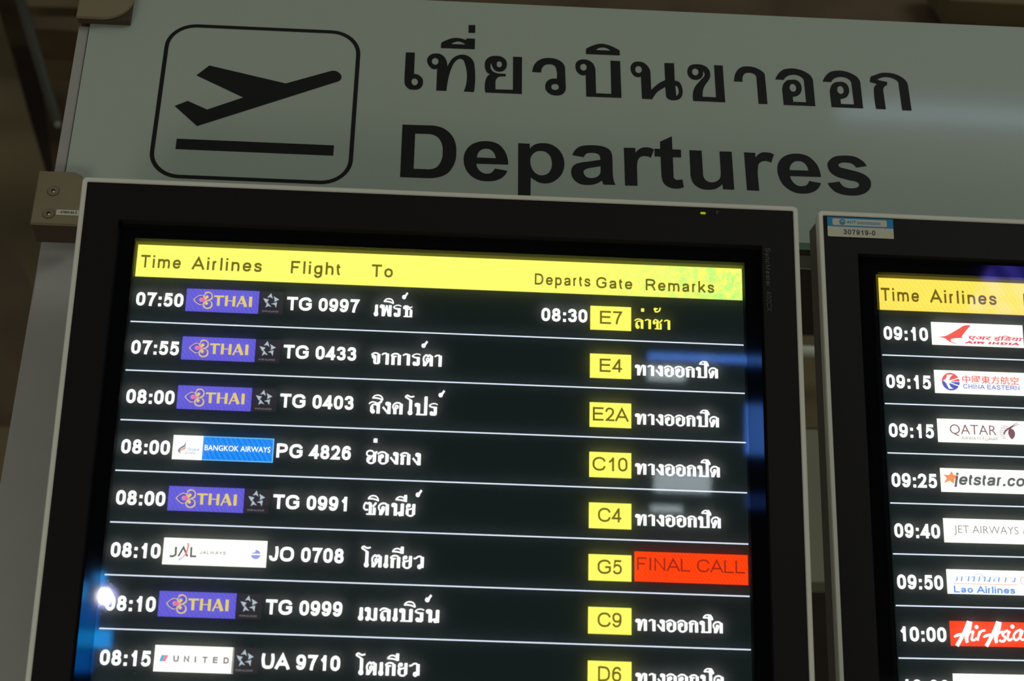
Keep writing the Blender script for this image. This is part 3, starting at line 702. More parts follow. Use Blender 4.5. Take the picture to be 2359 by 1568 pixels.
sign_glyph('thai_letter', ['85,530c 95,450 120,370 170,305 240,268 320,260 410,268 500,295 580,340 625,380 645,440c 690,940c 530,935c 490,455c 470,415 420,385 350,375 290,385 255,420 240,465 240,538c'], 1680, 120)
OANG = ['830,495c 860,430 910,365 980,318 1080,298 1180,300 1290,325 1390,370 1460,420 1500,480 1515,560c 1555,978c 985,955c 955,680c 965,620 990,560 1040,515 1130,500 1210,507 1270,550 1300,610 1307,660 1295,720 1250,780 1190,803 1145,810c 1155,898c 1390,908c 1350,540c 1330,480 1270,435 1190,412 1130,412 1060,430 1010,465 985,503c', '1148,575 1190,600 1208,650 1195,700 1155,718 1110,695 1090,640 1105,595']
sign_glyph('thai_letter', OANG, 1680, 120)
p0 = S(1680 + 1555/7.84, 120 + 978/7.84); p1 = S(1880 + 850/7.84, 120 + 1017/7.84)
sign_glyph('thai_letter', OANG, 1680, 120, shift=(p1[0] - p0[0], p1[1] - p0[1]))
sign_glyph('thai_letter', ['990,440c 1080,410 1170,380 1280,375 1390,390 1490,425 1580,480 1635,540 1660,610c 1725,1058c 1555,1050c 1490,590c 1480,540 1450,510 1380,475 1300,455 1230,453 1160,470 1105,503c 1285,543c 1280,600c 1230,630 1215,665 1215,720c 1260,1035c 1085,1025c 1045,700 1045,650 1065,610 1100,578c 970,540c 978,465c'], 1880, 120)
# Departures
ERING = None
sign_glyph('letter', ['215,135c 700,150c 820,160 940,195 1050,270 1130,370 1175,490 1185,620 1175,760 1120,900 1030,1010 910,1070 790,1093 690,1100c 172,1080c', '442,297c 660,302c 760,315 850,360 910,440 940,540 942,620 930,740 880,850 820,910 740,937 680,942c 415,932c'], 900, 270)
sign_glyph('letter', ['1720,433 1830,445 1930,480 2010,545 2070,630 2105,720 2122,855c 1550,838c 1560,900 1600,960 1660,1005 1740,1022 1800,1012 1850,975 1880,928c 2107,968c 2060,1050 1980,1110 1880,1145 1750,1155 1620,1140 1500,1090 1400,1000 1340,890 1320,780 1335,660 1390,560 1470,490 1590,445', '1560,728c 1570,670 1610,610 1670,575 1730,567 1790,578 1850,620 1885,680 1900,742c'], 900, 270)
sign_glyph('letter', ['188,470c 393,480c 400,572c 460,510 540,478 640,470 740,480 850,530 940,610 995,710 1020,830 1005,950 950,1060 860,1140 760,1185 660,1193 560,1175 480,1130 412,1085c 408,1470c 185,1463c', '590,608 680,625 750,680 790,770 797,850 780,940 730,1010 660,1045 590,1050 520,1025 460,970 420,890 405,800 420,710 470,650 530,615'], 1170, 270)
sign_glyph('letter', ['1168,685c 1210,600 1280,540 1390,512 1510,507 1640,515 1760,545 1840,595 1875,660 1888,780 1892,920 1898,1060 1910,1140 1945,1222c 1728,1215c 1700,1140c 1650,1175 1560,1210 1430,1222 1300,1200 1200,1130 1150,1040 1145,980 1165,900 1220,850 1300,825 1470,800 1670,770c 1668,720 1640,670 1580,648 1510,642 1440,650 1395,680 1372,720c', '1677,883c 1560,903 1450,922 1395,945 1370,970 1368,1000 1385,1045 1430,1085 1500,1100 1570,1092 1640,1055 1670,1010 1676,960'], 1170, 270)
sign_glyph('letter', ['58,395c 262,400c 268,490c 320,430 390,395 450,388 520,395 600,430c 545,575c 490,550 430,545 360,560 315,610 298,680 295,780c 303,1080c 80,1075c'], 1430, 290)
sign_glyph('letter', ['712,285c 922,190c 932,425c 1088,432c 1090,570c 940,565c 955,900c 970,955 1010,975 1060,975 1112,968c 1140,1105c 1080,1125 1000,1132 900,1115 820,1075 765,1010 745,940 735,860c 722,555c 612,550c 610,412c 712,418c'], 1430, 290)
sign_glyph('letter', ['1240,440c 1460,448c 1485,850c 1500,930 1540,985 1600,1015 1680,1018 1750,990 1795,940 1808,870 1805,800c 1785,462c 2003,468c 2050,1152c 1848,1143c 1838,1050c 1780,1100 1700,1140 1590,1150 1480,1140 1380,1095 1310,1030 1275,950 1260,820c'], 1430, 290)
sign_glyph('letter', ['100,435c 283,443c 290,525c 340,465 400,437 460,435 530,445 592,470c 545,605c 490,580 440,575 380,590 340,630 328,700 325,800c 350,1065c 150,1055c'], 1700, 290, 7.127)
sign_glyph('letter', ['950,457 1050,465 1150,500 1240,570 1310,660 1345,750 1365,838c 855,822c 880,890 930,950 990,985 1060,990 1120,975 1155,940 1165,905c 1362,940c 1330,1010 1270,1065 1180,1100 1070,1110 950,1095 840,1045 740,960 670,830 648,720 660,620 720,530 820,475', '848,727c 855,670 890,615 940,582 1000,577 1060,590 1120,640 1145,685 1157,735c'], 1700, 290, 7.127)
sign_glyph('letter', ['2115,660c 2070,600 2000,545 1910,505 1810,490 1700,490 1590,505 1510,555 1472,620 1480,690 1530,770 1620,830 1750,870 1850,895 1940,915 1985,945 1990,975 1960,1010 1890,1025 1810,1022 1740,1000 1695,960 1670,915c 1475,940c 1520,1010 1600,1080 1720,1125 1860,1142 1990,1135 2100,1095 2160,1040 2185,960 2165,880 2100,815 2010,770 1870,730 1750,700 1680,680 1650,650 1665,620 1710,603 1790,602 1860,615 1910,645 1940,685c'], 1700, 290, 7.127)
# pictogram
P = Print(base=-.0003)
bx0, bx1, by0, by1, bt, br = .0812, .2873, .0487, .2521, .0043, .030
P.bands(band(rrect(bx0 + bt/2, by0 + bt/2, bx1 - bt/2, by1 - bt/2, br, 10), bt, closed=True), 'black_vinyl')
P.build('pictogram_border', sign)
sign_glyph('aeroplane_symbol', ['1260,395c 1720,503c 1985,430c 2015,427 2043,440 2056,463 2048,483 2025,494c 1187,759c 1052,638c 1130,608c 1247,660c 1465,587c 1183,454c'], 0, 0, 2.6133)
P = Print(base=-.0003); P.rect(.1066, .2023, .2669, .2154, 'black_vinyl'); P.build('runway_bar', sign)

# clamps that hold the glass
def clamp(label, x0, x1, y0, y1, screws, top):
    t = thing('glass_clamp', label, 'clamp', MS @ Matrix.Translation((x0, 0, -y1)))
    W_, H_ = x1 - x0, y1 - y0; r = .016
    pts = []
    if top:   # rounded lower right corner
        for k in range(9): a = math.radians(-90 + 90 * k / 8); pts.append((W_ - .03 + .03 * math.cos(a), .0 + .03 + .03 * math.sin(a)))
        pts += [(W_, H_), (0, H_), (0, 0)]
    else:
        for k in range(9): a = math.radians(90 * k / 8); pts.append((W_ - r + r * math.cos(a), H_ - r + r * math.sin(a)))
        pts += [(0, H_), (0, 0), (W_, 0)]
    Solid().prism([(p[0], -.012, p[1]) for p in pts], (0, .0035, 0)).build('front_plate', 'clamp_beige', t, bevel=.0008)
    bk = Solid().box(.0012, W_ - .002, -.0084, -.0008, .0006, H_ - .018)
    if top: bk.box(.0012, W_ - .002, .0125, .0210, .0006, H_ - .002)
    else: bk.box(.0012, -x0 - .0015, -.0008, .0210, .0006, H_ - .002).box(-x0 - .0015, W_ - .002, -.0008, .0210, .0006, .0100)
    bk.build('back_plate', 'clamp_dark', t)
    for sx, sy in screws:
        lx, lz = sx - x0, y1 - sy
        sc = Solid().tube((lx, -.0120, lz), (lx, -.0128, lz), .0056, 24).build('screw', 'screw_metal', t)
        Solid().ring([np.array(p) for p in disc(lx, -lz, .0060, n=24)], [np.array(p) for p in disc(lx, -lz, .0054, n=24)], -.0124, -.0121).build('countersink', 'clamp_dark', sc)
        Solid().tube((lx, -.0129, lz), (lx, -.0132, lz), .0019, 6).build('socket', 'screw_hole', sc)
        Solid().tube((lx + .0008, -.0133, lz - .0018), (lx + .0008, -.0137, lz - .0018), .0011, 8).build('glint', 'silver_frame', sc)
    return t
DC = -.012
c0 = S(107, 393, DC); c1 = S(84, 514, DC); cr = S(186, 470, DC)
lo = clamp('beige clamp with two screws and a white label beside the left display', -.0235, .0165 + .008, c0[1], c1[1], [S(123, 440, DC), S(112, 492, DC)], False)
P = Print(base=-.0123)
q0 = S(130.5, 482.5, DC); q1 = S(177, 497, DC); oxx, oyy = -.0235, c1[1]
P.rect(q0[0] - oxx, q0[1] - oyy, q0[0] - oxx + .026, q1[1] - oyy, 'sticker_paper')
text(P, 'sticker_ink', '-47893-4A.3', q0[0] - oxx + .0035, q1[1] - oyy - .0022, .0028, .2, xr=q0[0] - oxx + .0200)
P.build('label_sticker', lo)
u0 = S(175, 38, DC); u1 = S(290, -20, DC)
clamp('beige clamp with a rounded corner at the top left of the sign', u0[0], u0[0] + .058, -.035, u0[1], [], True)

# grey post and cross rail
pl = P3(96.6, 545, 1.645); pr = P3(190, 545, 1.645)
t = thing('support_post', 'broad pale grey metal post standing behind the left display', 'post', Matrix.Translation((pl.x, 1.645, 0)))
mleft = (frame_matrix(R1, T1) @ Vector((0, 0, -.4))).x - .004
Wp = mleft - pl.x
Solid().box(0, Wp, 0, .04, 0.0, pl.z).build('post_body', 'post_grey', t, bevel=.0015)
Solid().box(-.0004, Wp + .0004, -.0004, .0404, pl.z - .006, pl.z - .0045).build('cap_seam', 'casing_dark', t)
ra = P3(1850, 588, 1.64); rb = P3(1850, 617, 1.64)
t = thing('cross_rail', 'grey metal cross rail under the sign, in the gap between displays', 'rail', Matrix.Translation((.1, 1.64, rb.z)))
Solid().box(-.25, 1.1, 0, .003, 0, ra.z - rb.z).build('rail_body', 'silver_frame', t, bevel=.0005)
Solid().box(.0, .02, .003, .03, 0.0, ra.z - rb.z).build('bracket', 'clamp_dark', t)

# ------------------------------------------------------------------ flight displays
XL, XR, YT, YB, R0, PITCH = .0573, .6239, .0673, .0997, .1448, .0478
MW, MH = .687, 1.13
def roww(i): return R0 + i * PITCH

def logo_map(R, T, ox, oy, sc, xo=0.0, yo=0.0):
    def f(px, py):
        x, y = on(R, T, ox + px / sc, oy + py / sc); return (x + xo, y + yo)
    return f

def monitor(R, T, label, tl, bl_x, edge_px, content):
    DF = -.009                       # the front of the bezel stands 9 mm before the image plane
    M = frame_matrix(R, T)
    x0, y0 = on(R, T, *tl, DF)
    xr = on(R, T, *edge_px, DF)[0] if edge_px else x0 + MONW[0]
    MONW[0] = xr - x0
    W_ = xr - x0
    root = thing('flight_display', label, 'monitor', M)
    o_ = rrect(x0, y0, xr, y0 + MH, .0045, 5)
    t_ = .0046
    i_ = rrect(x0 + t_, y0 + t_, xr - t_, y0 + MH - t_, .0012, 5)
    Solid().ring(o_, i_, DF, DF + .012).build('silver_frame', 'silver_frame', root, bevel=.0007)
    gx0, gy0, gx1 = REC
    g_ = rrect(x0 + gx0, y0 + gy0, x0 + gx1, y0 + MH - gy0, .0008, 5)
    i2 = rrect(x0 + t_ - .0004, y0 + t_ - .0004, xr - t_ + .0004, y0 + MH - t_ + .0004, .0012, 5)
    Solid().ring(i2, g_, DF + .0012, DF + .0105).build('bezel', 'bezel_black', root)
    Solid().box(x0 + .0012, xr - .0012, 0.0030, .035, -(y0 + MH - .002), -(y0 + .002)).build('casing', 'casing_dark', root, bevel=.005)
    Solid().box(x0 + .05, xr - .05, .035, .047, -(y0 + MH - .12), -(y0 + .10)).build('mount_box', 'casing_dark', root, bevel=.004)
    P = Print(base=.0012); P.rect(x0 + gx0 - .002, y0 + gy0 - .002, x0 + gx1 + .002, y0 + MH - gy0 + .002, 'mask_black'); mask = P.build('mask', root)
    P = Print(base=0.0)
    P.rect(XL - .0012, YT - .0006, XR + .0006, y0 + MH - .067, 'lcd_dark'); disp = P.build('lcd_panel', root)
    P = Print(base=-.0001); P.rect(XL - .0022, YT - .0034, XR + .0014, YT, 'scr_header_reflection')
    P.rect(XL - .0022, YT - .0034, XL - .0004, YB, 'scr_header_reflection'); P.build('header_reflection', disp)  # painted reflection of the header along its top and left edges
    content(disp)
    for i in range(17 if False else 9):
        P = Print(base=-.0003); P.rect(XL, roww(i) - .0006, XR, roww(i) + .0006, 'scr_line'); P.build('divider_line', disp)
    P = Print(base=-.0068); P.rect(XL - .0024, YT - .0036, XR + .0016, y0 + MH - .066, 'cover_glass'); P.build('cover_glass', root)
    return root, x0, y0, W_

MONW = [0]
_a = on(R1, T1, 190.8, 406.8, -.009); _b = on(R1, T1, 272.5, 505.6, -.009); _c = on(R1, T1, 1756.2, 564, -.009)
REC = (_b[0] - _a[0], (_b[1] - _a[1] + on(R1, T1, 1756.2, 564, -.009)[1] - on(R1, T1, 1838, 477.8, -.009)[1]) / 2, _c[0] - _a[0])

def mkmap(R, T, ox, oy, sc, dy=0.0):
    def f(px, py):
        x, y = on(R, T, ox + px / sc, oy + py / sc); return (x, y + dy)
    return f
def K(P, f, s, wpx, m, layer=2, closed=False, sm=True, cap=0.0):
    """stroke given in zoomed photograph pixels; width in the same pixels"""
    pts = [f(*p[:2]) + ((True,) if len(p) > 2 else ()) for p in parse(s)]
    u = abs(f(1000, 300)[0] - f(0, 300)[0]) / 1000
    pl = smooth(pts, closed=closed, n=5) if (sm and len(pts) > 2) else pts
    ww = [q * u for q in wpx] if isinstance(wpx, (list, tuple)) else wpx * u
    P.bands(band([p[:2] for p in pl], ww, closed=closed, e0=cap * u, e1=cap * u), m, layer)
def Fi(P, f, s, m, layer=2, n=5):
    loops = s if isinstance(s, list) else [s]
    P.fill([smooth([f(*p[:2]) + ((True,) if len(p) > 2 else ()) for p in parse(q)], closed=True, n=n) for q in loops], m, layer)
def Di(P, f, cx, cy, r, m, layer=2):
    c = f(cx, cy); u = abs(f(1000, 300)[0] - f(0, 300)[0]) / 1000
    P.poly(disc(c[0], c[1], r * u, n=28), m, layer)
def Tx(P, f, m, s, x0, x1, yb, cap, w=.2, layer=2, shear=0.0, fn=None, y1=None, **kw):
    a = f(x0, yb); b = f(x1, yb if y1 is None else y1); u = abs(f(300, 600)[1] - f(300, 0)[1]) / 600
    sl = 0.0
    yy = (a[1] + b[1]) / 2
    if fn is None: text(P, m, s, a[0], yy, cap * u, w, xr=b[0], layer=layer, shear=shear, **kw)
    elif fn == 'thai': thai(P, m, s, a[0], yy, cap * u, xr=b[0], layer=layer, shear=shear, **kw)
    else: btext(P, m, s, a[0], b[0], yy, cap * u, layer=layer, shear=shear, **kw)

def thai_airways(disp, i):
    dy = i * PITCH; P = Print(base=-.0004); r = roww(i)
    P.rect(.1062, r - .0350, .1731, r - .0123, 'scr_purple')
    f = mkmap(R1, T1, 400, 650, 8.737, dy)
    # orchid emblem
    Fi(P, f, '395,350c 470,290 540,256 605,268 640,205 700,192 760,215 790,280 775,345 735,372 770,400 785,450 765,510 700,540 630,530 590,490 585,455 530,462 470,430', 'scr_gold_pale', 1)
    Fi(P, f, '420,350c 480,300 540,274 610,290 650,335 700,350 640,372 590,440 540,446 480,418', 'scr_purple', 2)
    Di(P, f, 697, 283, 70, 'scr_purple', 2); Di(P, f, 683, 450, 70, 'scr_purple', 2)
    K(P, f, '452,350c 500,302 548,288 610,310 650,345 600,385 548,432 500,415 452,352', 12, 'scr_violet_dark', 3)
    K(P, f, '700,235 750,280 720,330 660,350', 12, 'scr_violet_dark', 3); K(P, f, '700,385 750,440 690,500 640,480', 12, 'scr_violet_dark', 3)
    Fi(P, f, '520,355 545,322 590,322 650,348 690,356c 640,366 590,395 545,392', 'scr_gold_pale', 4)
    Di(P, f, 566, 358, 34, 'scr_pink', 5); Fi(P, f, '566,324 640,357c 566,392', 'scr_pink', 5)
    Di(P, f, 672, 302, 33, 'scr_gold', 4); Di(P, f, 660, 430, 33, 'scr_gold', 4)
    K(P, f, '605,280 625,320 672,338', 20, 'scr_gold', 4); K(P, f, '597,445 620,405 660,392', 20, 'scr_gold', 4)
    # letters
    K(P, f, '818,285c 1022,292c', 36, 'scr_gold', 3, sm=False); K(P, f, '908,290c 898,478c', 56, 'scr_gold', 3, sm=False)
    K(P, f, '1072,275c 1055,485c', 55, 'scr_gold', 3, sm=False); K(P, f, '1225,285c 1205,492c', 55, 'scr_gold', 3, sm=False); K(P, f, '1060,376c 1215,384c', 18, 'scr_gold', 3, sm=False)
    K(P, f, '1385,285c 1275,495c', 30, 'scr_gold', 3, sm=False); K(P, f, '1375,285c 1452,500c', 62, 'scr_gold', 3, sm=False); K(P, f, '1310,430c 1430,435c', 20, 'scr_gold', 3, sm=False)
    K(P, f, '1258,492c 1300,494c', 14, 'scr_gold', 3, sm=False)
    K(P, f, '1555,296c 1542,502c', 60, 'scr_gold', 3, sm=False)
    P.build('airline_logo', disp)

def alliance(disp, i, x0=.1731, x1=.1957):
    P = Print(base=-.0004); r = roww(i)
    P.rect(x0 + .0002, r - .0350, x1, r - .0124, 'scr_charcoal')
    f = mkmap(R1, T1, 400, 650, 8.737, i * PITCH)
    for s in ('1965,222c 1998,338c 1952,302c 1888,312c', '2128,352c 2022,402c 2034,350c 2015,285c', '2062,518c 2032,455c 1963,440c 2082,402c', '1968,502c 1903,478c 1848,514c 1886,402c', '1862,428c 1803,325c 1866,340c 1920,350c'):
        Fi(P, f, s, 'scr_silver', 1)
    Tx(P, f, 'scr_grey_text', 'STAR ALLIANCE', 1780, 2108, 604, 32, .2, layer=1)
    P.build('alliance_logo', disp)

def time_text(disp, i, s, name='time_text', x0=.0605, x1=.1037, base=.0160, h=.0135):
    P = Print(base=-.0004); text(P, 'scr_white', s, x0, roww(i) - base, h, .205, xr=x1, layer=0); P.build(name, disp)
def flight_text(disp, i, s, x1=.2656):
    P = Print(base=-.0004); text(P, 'scr_white', s, .1990, roww(i) - .0173, .0133, .205, xr=x1, layer=0); P.build('flight_number', disp)
def dest(disp, i, s, x1):
    P = Print(base=-.0004); thai(P, 'scr_white', s, .2795, roww(i) - .0148, .0114, xr=x1, layer=0); P.build('destination_text', disp)
def gate(disp, i, s, x0, x1):
    P = Print(base=-.0004); r = roww(i)
    P.rect(.4808, r - .0336, .5190, r - .0096, 'scr_yellow_box')
    text(P, 'scr_olive', s, x0, r - .0158, .0131, .14, xr=x1, layer=1); P.build('gate_box', disp)
def remark(disp, i):
    P = Print(base=-.0004); thai(P, 'scr_white', 'ทางออกปิด', .5225, roww(i) - .0137, .0103, xr=.6003, layer=0, thick=1.04); P.build('remark_text', disp)

def header(disp, cols, mat, mat2=None):
    P = Print(base=-.0003); P.rect(XL, YT, XR, YB, mat)
    P.build('header_bar', disp)
    for s, x0, x1, b, h in cols:
        P = Print(base=-.0005); text(P, 'scr_olive', s, x0, b, h * 1.04, .168, xr=x1, track=.13, layer=0); P.build('heading', disp)

def left_content(disp):
    header(disp, [('Time', .0612, .0982, .0905, .0123), ('Airlines', .1087, .1735, .0905, .0123), ('Flight', .2005, .2469, .0905, .0123), ('To', .2757, .2955, .0908, .0123),
                  ('Departs', .4284, .4807, .0920, .0110), ('Gate', .4862, .5200, .0931, .0110), ('Remarks', .5327, .5974, .0934, .0113)], 'scr_header')
    for i, s in enumerate(['07:50', '07:55', '08:00', '08:00', '08:00', '08:10', '08:10', '08:15']): time_text(disp, i, s)
    for i in (0, 1, 2, 4, 6): thai_airways(disp, i)
    for i in (0, 1, 2, 4, 6, 7): alliance(disp, i)
    for i, (s, x) in enumerate([('TG 0997', .2656), ('TG 0433', .2656), ('TG 0403', .2656), ('PG 4826', .2656), ('TG 0991', .2646), ('JO 0708', .2643), ('TG 0999', .2656), ('UA 9710', .2663)]): flight_text(disp, i, s, x)
    for i, (s, x) in enumerate([('เพิร์ธ', .3150), ('จาการ์ตา', .3445), ('สิงคโปร์', .3425), ('ฮ่องกง', .3285), ('ซิดนีย์', .3255), ('โตเกียว', .3345), ('เมลเบิร์น', .3505), ('โตเกียว', .3345)]): dest(disp, i, s, x)
    for i, (s, a, b) in enumerate([('E7', .4898, .5105), ('E4', .4898, .5105), ('E2A', .4838, .5165), ('C10', .4838, .5155), ('C4', .4890, .5100), ('G5', .4890, .5105), ('C9', .4892, .5103), ('D6', .4898, .5100)]): gate(disp, i, s, a, b)
    time_text(disp, 0, '08:30', 'departure_time', .4352, .4780, .0163, .0133)
    for i in (1, 2, 3, 4, 6, 7): remark(disp, i)
    P = Print(base=-.0004); thai(P, 'scr_yellow_text', 'ล่าช้า', .5222, roww(0) - .0124, .0098, xr=.5558, layer=0, thick=.95); P.build('remark_text', disp)
    P = Print(base=-.0004); r = roww(5); P.rect(.5217, r - .0375, .6230, r - .0101, 'scr_red')
    text(P, 'scr_red_ink', 'FINAL CALL', .5240, r - .0204, .0118, .125, xr=.6203, layer=1); P.build('final_call_box', disp)
    # Bangkok Airways
    P = Print(base=-.0004); r = roww(3); f = mkmap(R1, T1, 390, 995, 9.073)
    P.rect(.1062, r - .0350, .1963, r - .0122, 'scr_sky'); P.rect(.1062, r - .0350, .1328, r - .0122, 'scr_white_box', 1); P.rect(.1330, r - .0341, .1953, r - .0131, 'scr_blue', 1)
    Tx(P, f, 'scr_white', 'BANGKOK AIRWAYS', 738, 2110, 385, 112, fn='b', y1=428, off=0.0)
    Fi(P, f, '345,170c 350,240 335,290 290,330 235,365 215,400 245,455c 200,430 180,390 200,350 250,310 310,270 335,230', 'scr_slate', 2)
    Fi(P, f, '338,285c 345,340 320,370 280,378 245,400 240,455c 205,420 225,385 265,355 310,330', 'scr_orange_soft', 3)
    Tx(P, f, 'scr_periwinkle', 'Bangkok', 370, 625, 395, 68, .16, shear=.3); Tx(P, f, 'scr_periwinkle', 'airways', 320, 545, 462, 62, .16, shear=.3)
    P.build('airline_logo', disp)
    # Jalways
    P = Print(base=-.0004); r = roww(5); f = mkmap(R1, T1, 365, 1230, 8.737)
    P.rect(.1060, r - .0352, .1967, r - .0110, 'scr_white_box')
    K(P, f, '357,255c 350,350 345,410 310,440 225,436c', 44, 'scr_ink'); K(P, f, '400,450c 508,268c 585,452c', 40, 'scr_ink', sm=False); K(P, f, '665,262c 655,448c 762,450c', 42, 'scr_ink', sm=False)
    K(P, f, '596,180 598,260 575,350 530,430 470,478', [34, 34, 30, 24, 20], 'scr_rose', 3); K(P, f, '480,470 440,500 405,528', [18, 26, 24], 'scr_lavender', 3)
    Tx(P, f, 'scr_ink_soft', 'JALWAYS', 830, 1356, 402, 66, .2, y1=418, track=.12)
    Di(P, f, 1960, 413, 98, 'scr_lavender'); K(P, f, '1862,408c 2058,413c', 26, 'scr_white_box', 3, sm=False); Fi(P, f, '1855,310c 1930,310c 1955,350 1900,375 1860,385c', 'scr_white_box', 3)
    P.build('airline_logo', disp)
    # United
    P = Print(base=-.0004); r = roww(7); f = mkmap(R1, T1, 345, 1475, 8.737)
    P.rect(.1067, r - .0350, .1747, r - .0120, 'scr_white_box')
    Fi(P, f, '242,290c 308,292c 248,420c 190,420c', 'scr_cyan'); Fi(P, f, '312,292c 378,296c 312,424c 248,420c', 'scr_rose')
    for ch, a, b, y in (('U', 468, 582, 432), ('N', 680, 792, 438), ('I', 904, 940, 445), ('T', 1055, 1160, 455), ('E', 1265, 1365, 460), ('D', 1478, 1590, 468)):
        if ch == 'I': K(P, f, '922,318c 918,445c', 36, 'scr_ink_soft', sm=False)
        else: Tx(P, f, 'scr_ink_soft', ch, a, b, y, 130, .25)
    P.build('airline_logo', disp)

def right_content(disp):
    header(disp, [('Time', .0592, .0965, .0905, .0126), ('Airlines', .1075, .1735, .0905, .0126), ('Flight', .2005, .2469, .0905, .0123), ('To', .2757, .2955, .0908, .0123)], 'scr_yellow_warm')
    for i, s in enumerate(['09:10', '09:15', '09:15', '09:25', '09:40', '09:50', '10:00', '10:00']): time_text(disp, i, s, x0=.0598, x1=.1032, base=.0153)
    def card(i, f_, mat='scr_white_box'):
        P = Print(base=-.0004); r = roww(i); P.rect(.1068, r - .0348, .1975, r - .0120, mat); f_(P); P.build('airline_logo', disp)
    mp = lambda oy: mkmap(R2, T2, 2129, oy, 7.465)
    def air_india(P):
        f = mp(720)
        Fi(P, f, '175,413c 280,412 370,400 450,360 570,290 720,217 795,222c 720,310 640,415c 665,443c 560,440 495,448 450,475 465,500 510,518 580,525c 510,530 450,510 400,480 350,445 280,425', 'scr_swan')
        Tx(P, f, 'scr_crimson', 'एअर इंिडया', 735, 1675, 468, 62, fn='b', y1=485, off=.028, shear=.5)
        Tx(P, f, 'scr_crimson', 'AIR INDIA', 690, 1630, 533, 42, .3, y1=563, shear=.5)
    card(0, air_india)
    def china_eastern(P):
        f = mp(720)
        Di(P, f, 453, 1188, 152, 'scr_ce_red'); 
        c = f(453, 1188); u = abs(f(1000, 300)[0] - f(0, 300)[0]) / 1000
        P.poly([np.array([c[0] + 152 * u * math.cos(a), c[1] + 152 * u * math.sin(a)]) for a in np.linspace(.05, math.pi + .05, 24)], 'scr_ce_blue', 3)
        Fi(P, f, '318,1172c 365,1140 385,1070c 490,1070c 440,1120 425,1168c 560,1130c 590,1122c 600,1135c 440,1185c 610,1188c 610,1196c 430,1196c 600,1255c 590,1270c 425,1212c 440,1260 505,1310c 420,1310c 385,1240 360,1200', 'scr_white_box', 4)
        Tx(P, f, 'scr_ce_red', '中國東方航空', 655, 1628, 1205, 118, fn='b', y1=1228, off=.012, ref=.83)
        Tx(P, f, 'scr_ce_ink', 'CHINA EASTERN', 668, 1638, 1308, 78, .19, y1=1338)
    card(1, china_eastern)
    def qatar(P):
        f = mp(940)
        Tx(P, f, 'scr_maroon', 'QATAR', 440, 1245, 445, 168, fn='b', y1=465, off=-.004)
        Tx(P, f, 'scr_ink_soft', 'AIRWAYS', 640, 975, 543, 52, fn='b', y1=548); Tx(P, f, 'scr_maroon', 'ﺔﻳﺮﻄﻘﻟا', 1000, 1262, 545, 62, fn='b', y1=550)
        for k in range(7):
            y = 310 + 34 * k; hw = math.sqrt(max(130**2 - (y - 420)**2, 0))
            K(P, f, '%g,%gc %g,%gc' % (1420 - hw, y, 1440 if k < 3 else 1400, y + 3), 10, 'scr_ink_soft', sm=False)
        Fi(P, f, '1460,352c 1530,375 1558,430 1550,490 1505,540c 1460,490 1440,430', 'scr_maroon', 3)
        K(P, f, '1605,250 1520,300 1450,350 1390,400 1365,455', [8, 14, 26, 30, 22], 'scr_maroon', 3); K(P, f, '1630,278 1540,310 1460,360', [8, 12, 24], 'scr_maroon', 3)
    card(2, qatar)
    def jetstar(P):
        f = mp(940)
        Fi(P, f, '470,1080c 502,1150c 590,1156c 520,1212c 508,1305c 438,1248c 335,1290c 385,1208c 328,1145c 428,1148c', 'scr_star')
        Tx(P, f, 'scr_ink', 'jetstar.com', 520, 1960, 1318, 205, .19, y1=1362, shear=.2, layer=3)
    card(3, jetstar)
    def jet(P):
        f = mp(1170)
        Tx(P, f, 'scr_ink_soft', 'JET AIRWAYS', 512, 1622, 432, 132, fn='b', y1=450, off=-.006)
        Di(P, f, 1760, 425, 62, 'scr_star')
    card(4, jet)
    def lao(P):
        f = mp(1170)
        Tx(P, f, 'scr_lao', 'การบินลาว'.replace('ร', ''), 522, 1560, 1255, 88, fn='thai', y1=1280, thick=.55, shear=.25)
        K(P, f, '498,1296c 1600,1322c', 12, 'scr_lao_line', sm=False)
        Tx(P, f, 'scr_lao', 'Lao Airlines', 510, 1565, 1450, 118, .2, y1=1478)
        K(P, f, '1720,1190 1650,1230 1670,1290 1760,1310', 12, 'scr_lao_line')
    card(5, lao)
    def airasia(P):
        f = mkmap(R2, T2, 2129, 1400, 9.335); m = 'scr_white'
        for dx in (0, 630):
            sh = lambda s: ' '.join('%g,%g' % (float(a.split(',')[0]) + dx, float(a.split(',')[1]) + dx * .012) for a in s.split())
            K(P, f, sh('700,815 840,560 960,290'), [80, 72, 88], m); K(P, f, sh('985,292 950,500 905,650 925,745'), [88, 84, 78, 60], m)
            K(P, f, sh('638,622 700,590 850,560 1060,500'), [36, 60, 52, 40], m)
        K(P, f, '1060,500 1030,600 1028,690 1070,690 1120,640', 46, m); Di(P, f, 1122, 410, 42, m)
        K(P, f, '1195,500 1165,600 1140,700', 50, m); K(P, f, '1175,590 1230,500 1310,485', 46, m)
        K(P, f, '1800,490 1720,520 1680,570 1740,640 1700,715 1610,685', 50, m); K(P, f, '1840,500 1795,610 1810,690 1880,650', 48, m); Di(P, f, 1892, 402, 44, m)
        K(P, f, '2080,470 1980,510 1920,620 1960,690 2040,640 2110,480', 46, m); K(P, f, '2110,480 2060,620 2090,680 2190,590', 46, m)
    card(6, airasia, 'scr_red')
    card(7, lambda P: None)

m1, x1_, y1_, W1_ = monitor(R1, T1, 'large departures display on the left, full of flight rows', (190.8, 406.8), 0, (1838, 477.8), left_content)
m2o, x2_, y2_, W2_ = monitor(R2, T2, 'display cut off at the right edge, with an asset sticker', (1884.7, 484.4), 0, None, right_content)

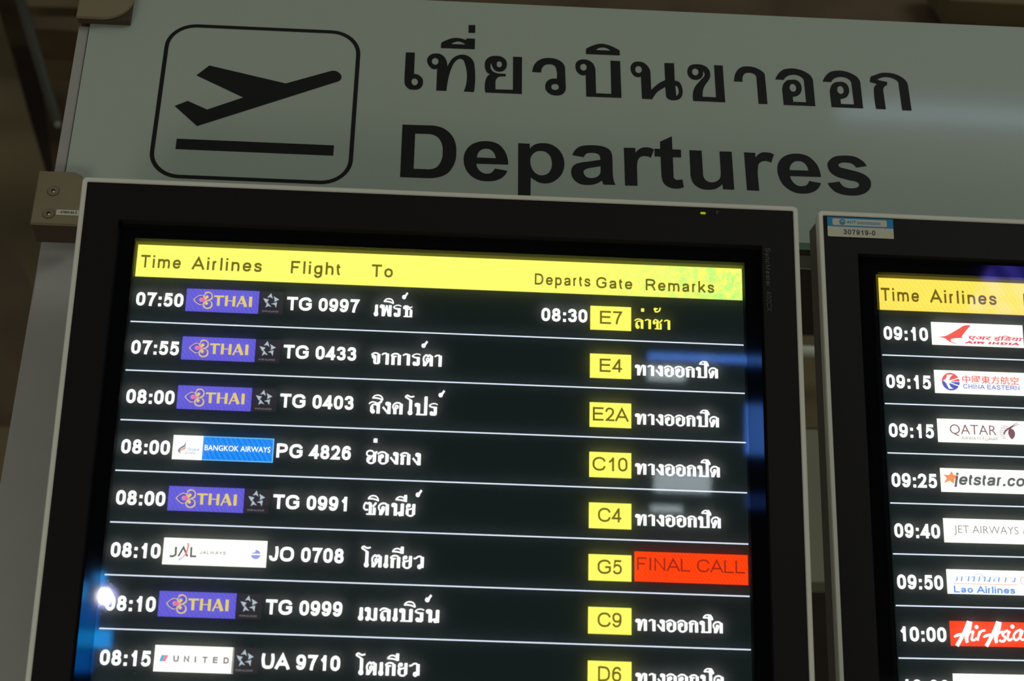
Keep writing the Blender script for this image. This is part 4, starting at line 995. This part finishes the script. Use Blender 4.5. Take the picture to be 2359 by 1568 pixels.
# status light and lettering on the left bezel
DF = -.0080
lx, ly = on(R1, T1, 1619.5, 491, DF)
P = Print(base=DF - .0003); P.poly(rrect(lx - .0026, ly - .0012, lx + .0026, ly + .0012, .0011, 4), 'led_green'); P.build('status_light', m1)
lx, ly = on(R1, T1, 1652, 490, DF)
P = Print(base=DF - .0003); text(P, 'casing_lettering', 'F', lx - .001, ly + .002, .004, .25); P.build('remote_sensor_mark', m1)
a = on(R1, T1, 1761, 571, DF); b = on(R1, T1, 1767, 716, DF)
P = Print(base=DF - .0003)
P2 = Print(base=DF - .0003)
# lettering runs downwards, tops of the letters to the right
text(P2, 'casing_lettering', 'SyncMaster', a[0] + .0004, a[1], .0050, .2, xr=a[0] + .0004 + .040, rot=True)
text(P2, 'casing_lettering', '460CX', a[0] + .0004, a[1] + .0445, .0050, .15, xr=a[0] + .0004 + .0205, rot=True)
P2.build('model_lettering', m1)

# asset sticker on the right bezel
fs = lambda px, py: on(R2, T2, 1890 + px / 11.795, 480 + py / 11.795, DF)
s0 = fs(175, 225); s1 = fs(1995, 832); sm_ = fs(178, 478)
P = Print(base=DF - .0004)
P.poly(rrect(s0[0], s0[1], s1[0], s1[1], .0008, 4), 'sticker_paper')
P.rect(s0[0], s0[1], s1[0], sm_[1], 'sticker_blue', 1)
a = fs(318, 272); b = fs(1805, 512)
P.poly(rrect(a[0], a[1], b[0], (fs(318, 455)[1] + b[1]) / 2, .0014, 5), 'sticker_paper', 2)
c = fs(590, 370); P.poly(disc(c[0], c[1], 85 / 11.795 / F * 1.9), 'sticker_soft_blue', 3); c = fs(590, 352); P.poly(disc(c[0], c[1], 34 / 11.795 / F * 1.9, 18 / 11.795 / F * 1.9), 'sticker_paper', 4)
c = fs(590, 420); P.poly(disc(c[0], c[1], 55 / 11.795 / F * 1.9, 30 / 11.795 / F * 1.9), 'sticker_blue', 4)
a = fs(700, 408); b = fs(955, 418); text(P, 'sticker_blue', 'AOT', a[0], a[1], .0028, .2, xr=b[0], layer=3, shear=.2)
a = fs(990, 380); b = fs(1625, 400); P.rect(a[0], a[1] - .0004, b[0], a[1] + .0003, 'sticker_soft_blue', 3)
a = fs(990, 418); b = fs(1625, 450); P.rect(a[0], a[1] - .0004, b[0], a[1] + .0004, 'sticker_soft_blue', 3)
a = fs(630, 706); b = fs(1490, 738); text(P, 'sticker_ink', '307919-0', a[0], (a[1] + b[1]) / 2, .0050, .16, xr=b[0], layer=2, track=.1)
P.build('asset_sticker', m2o)
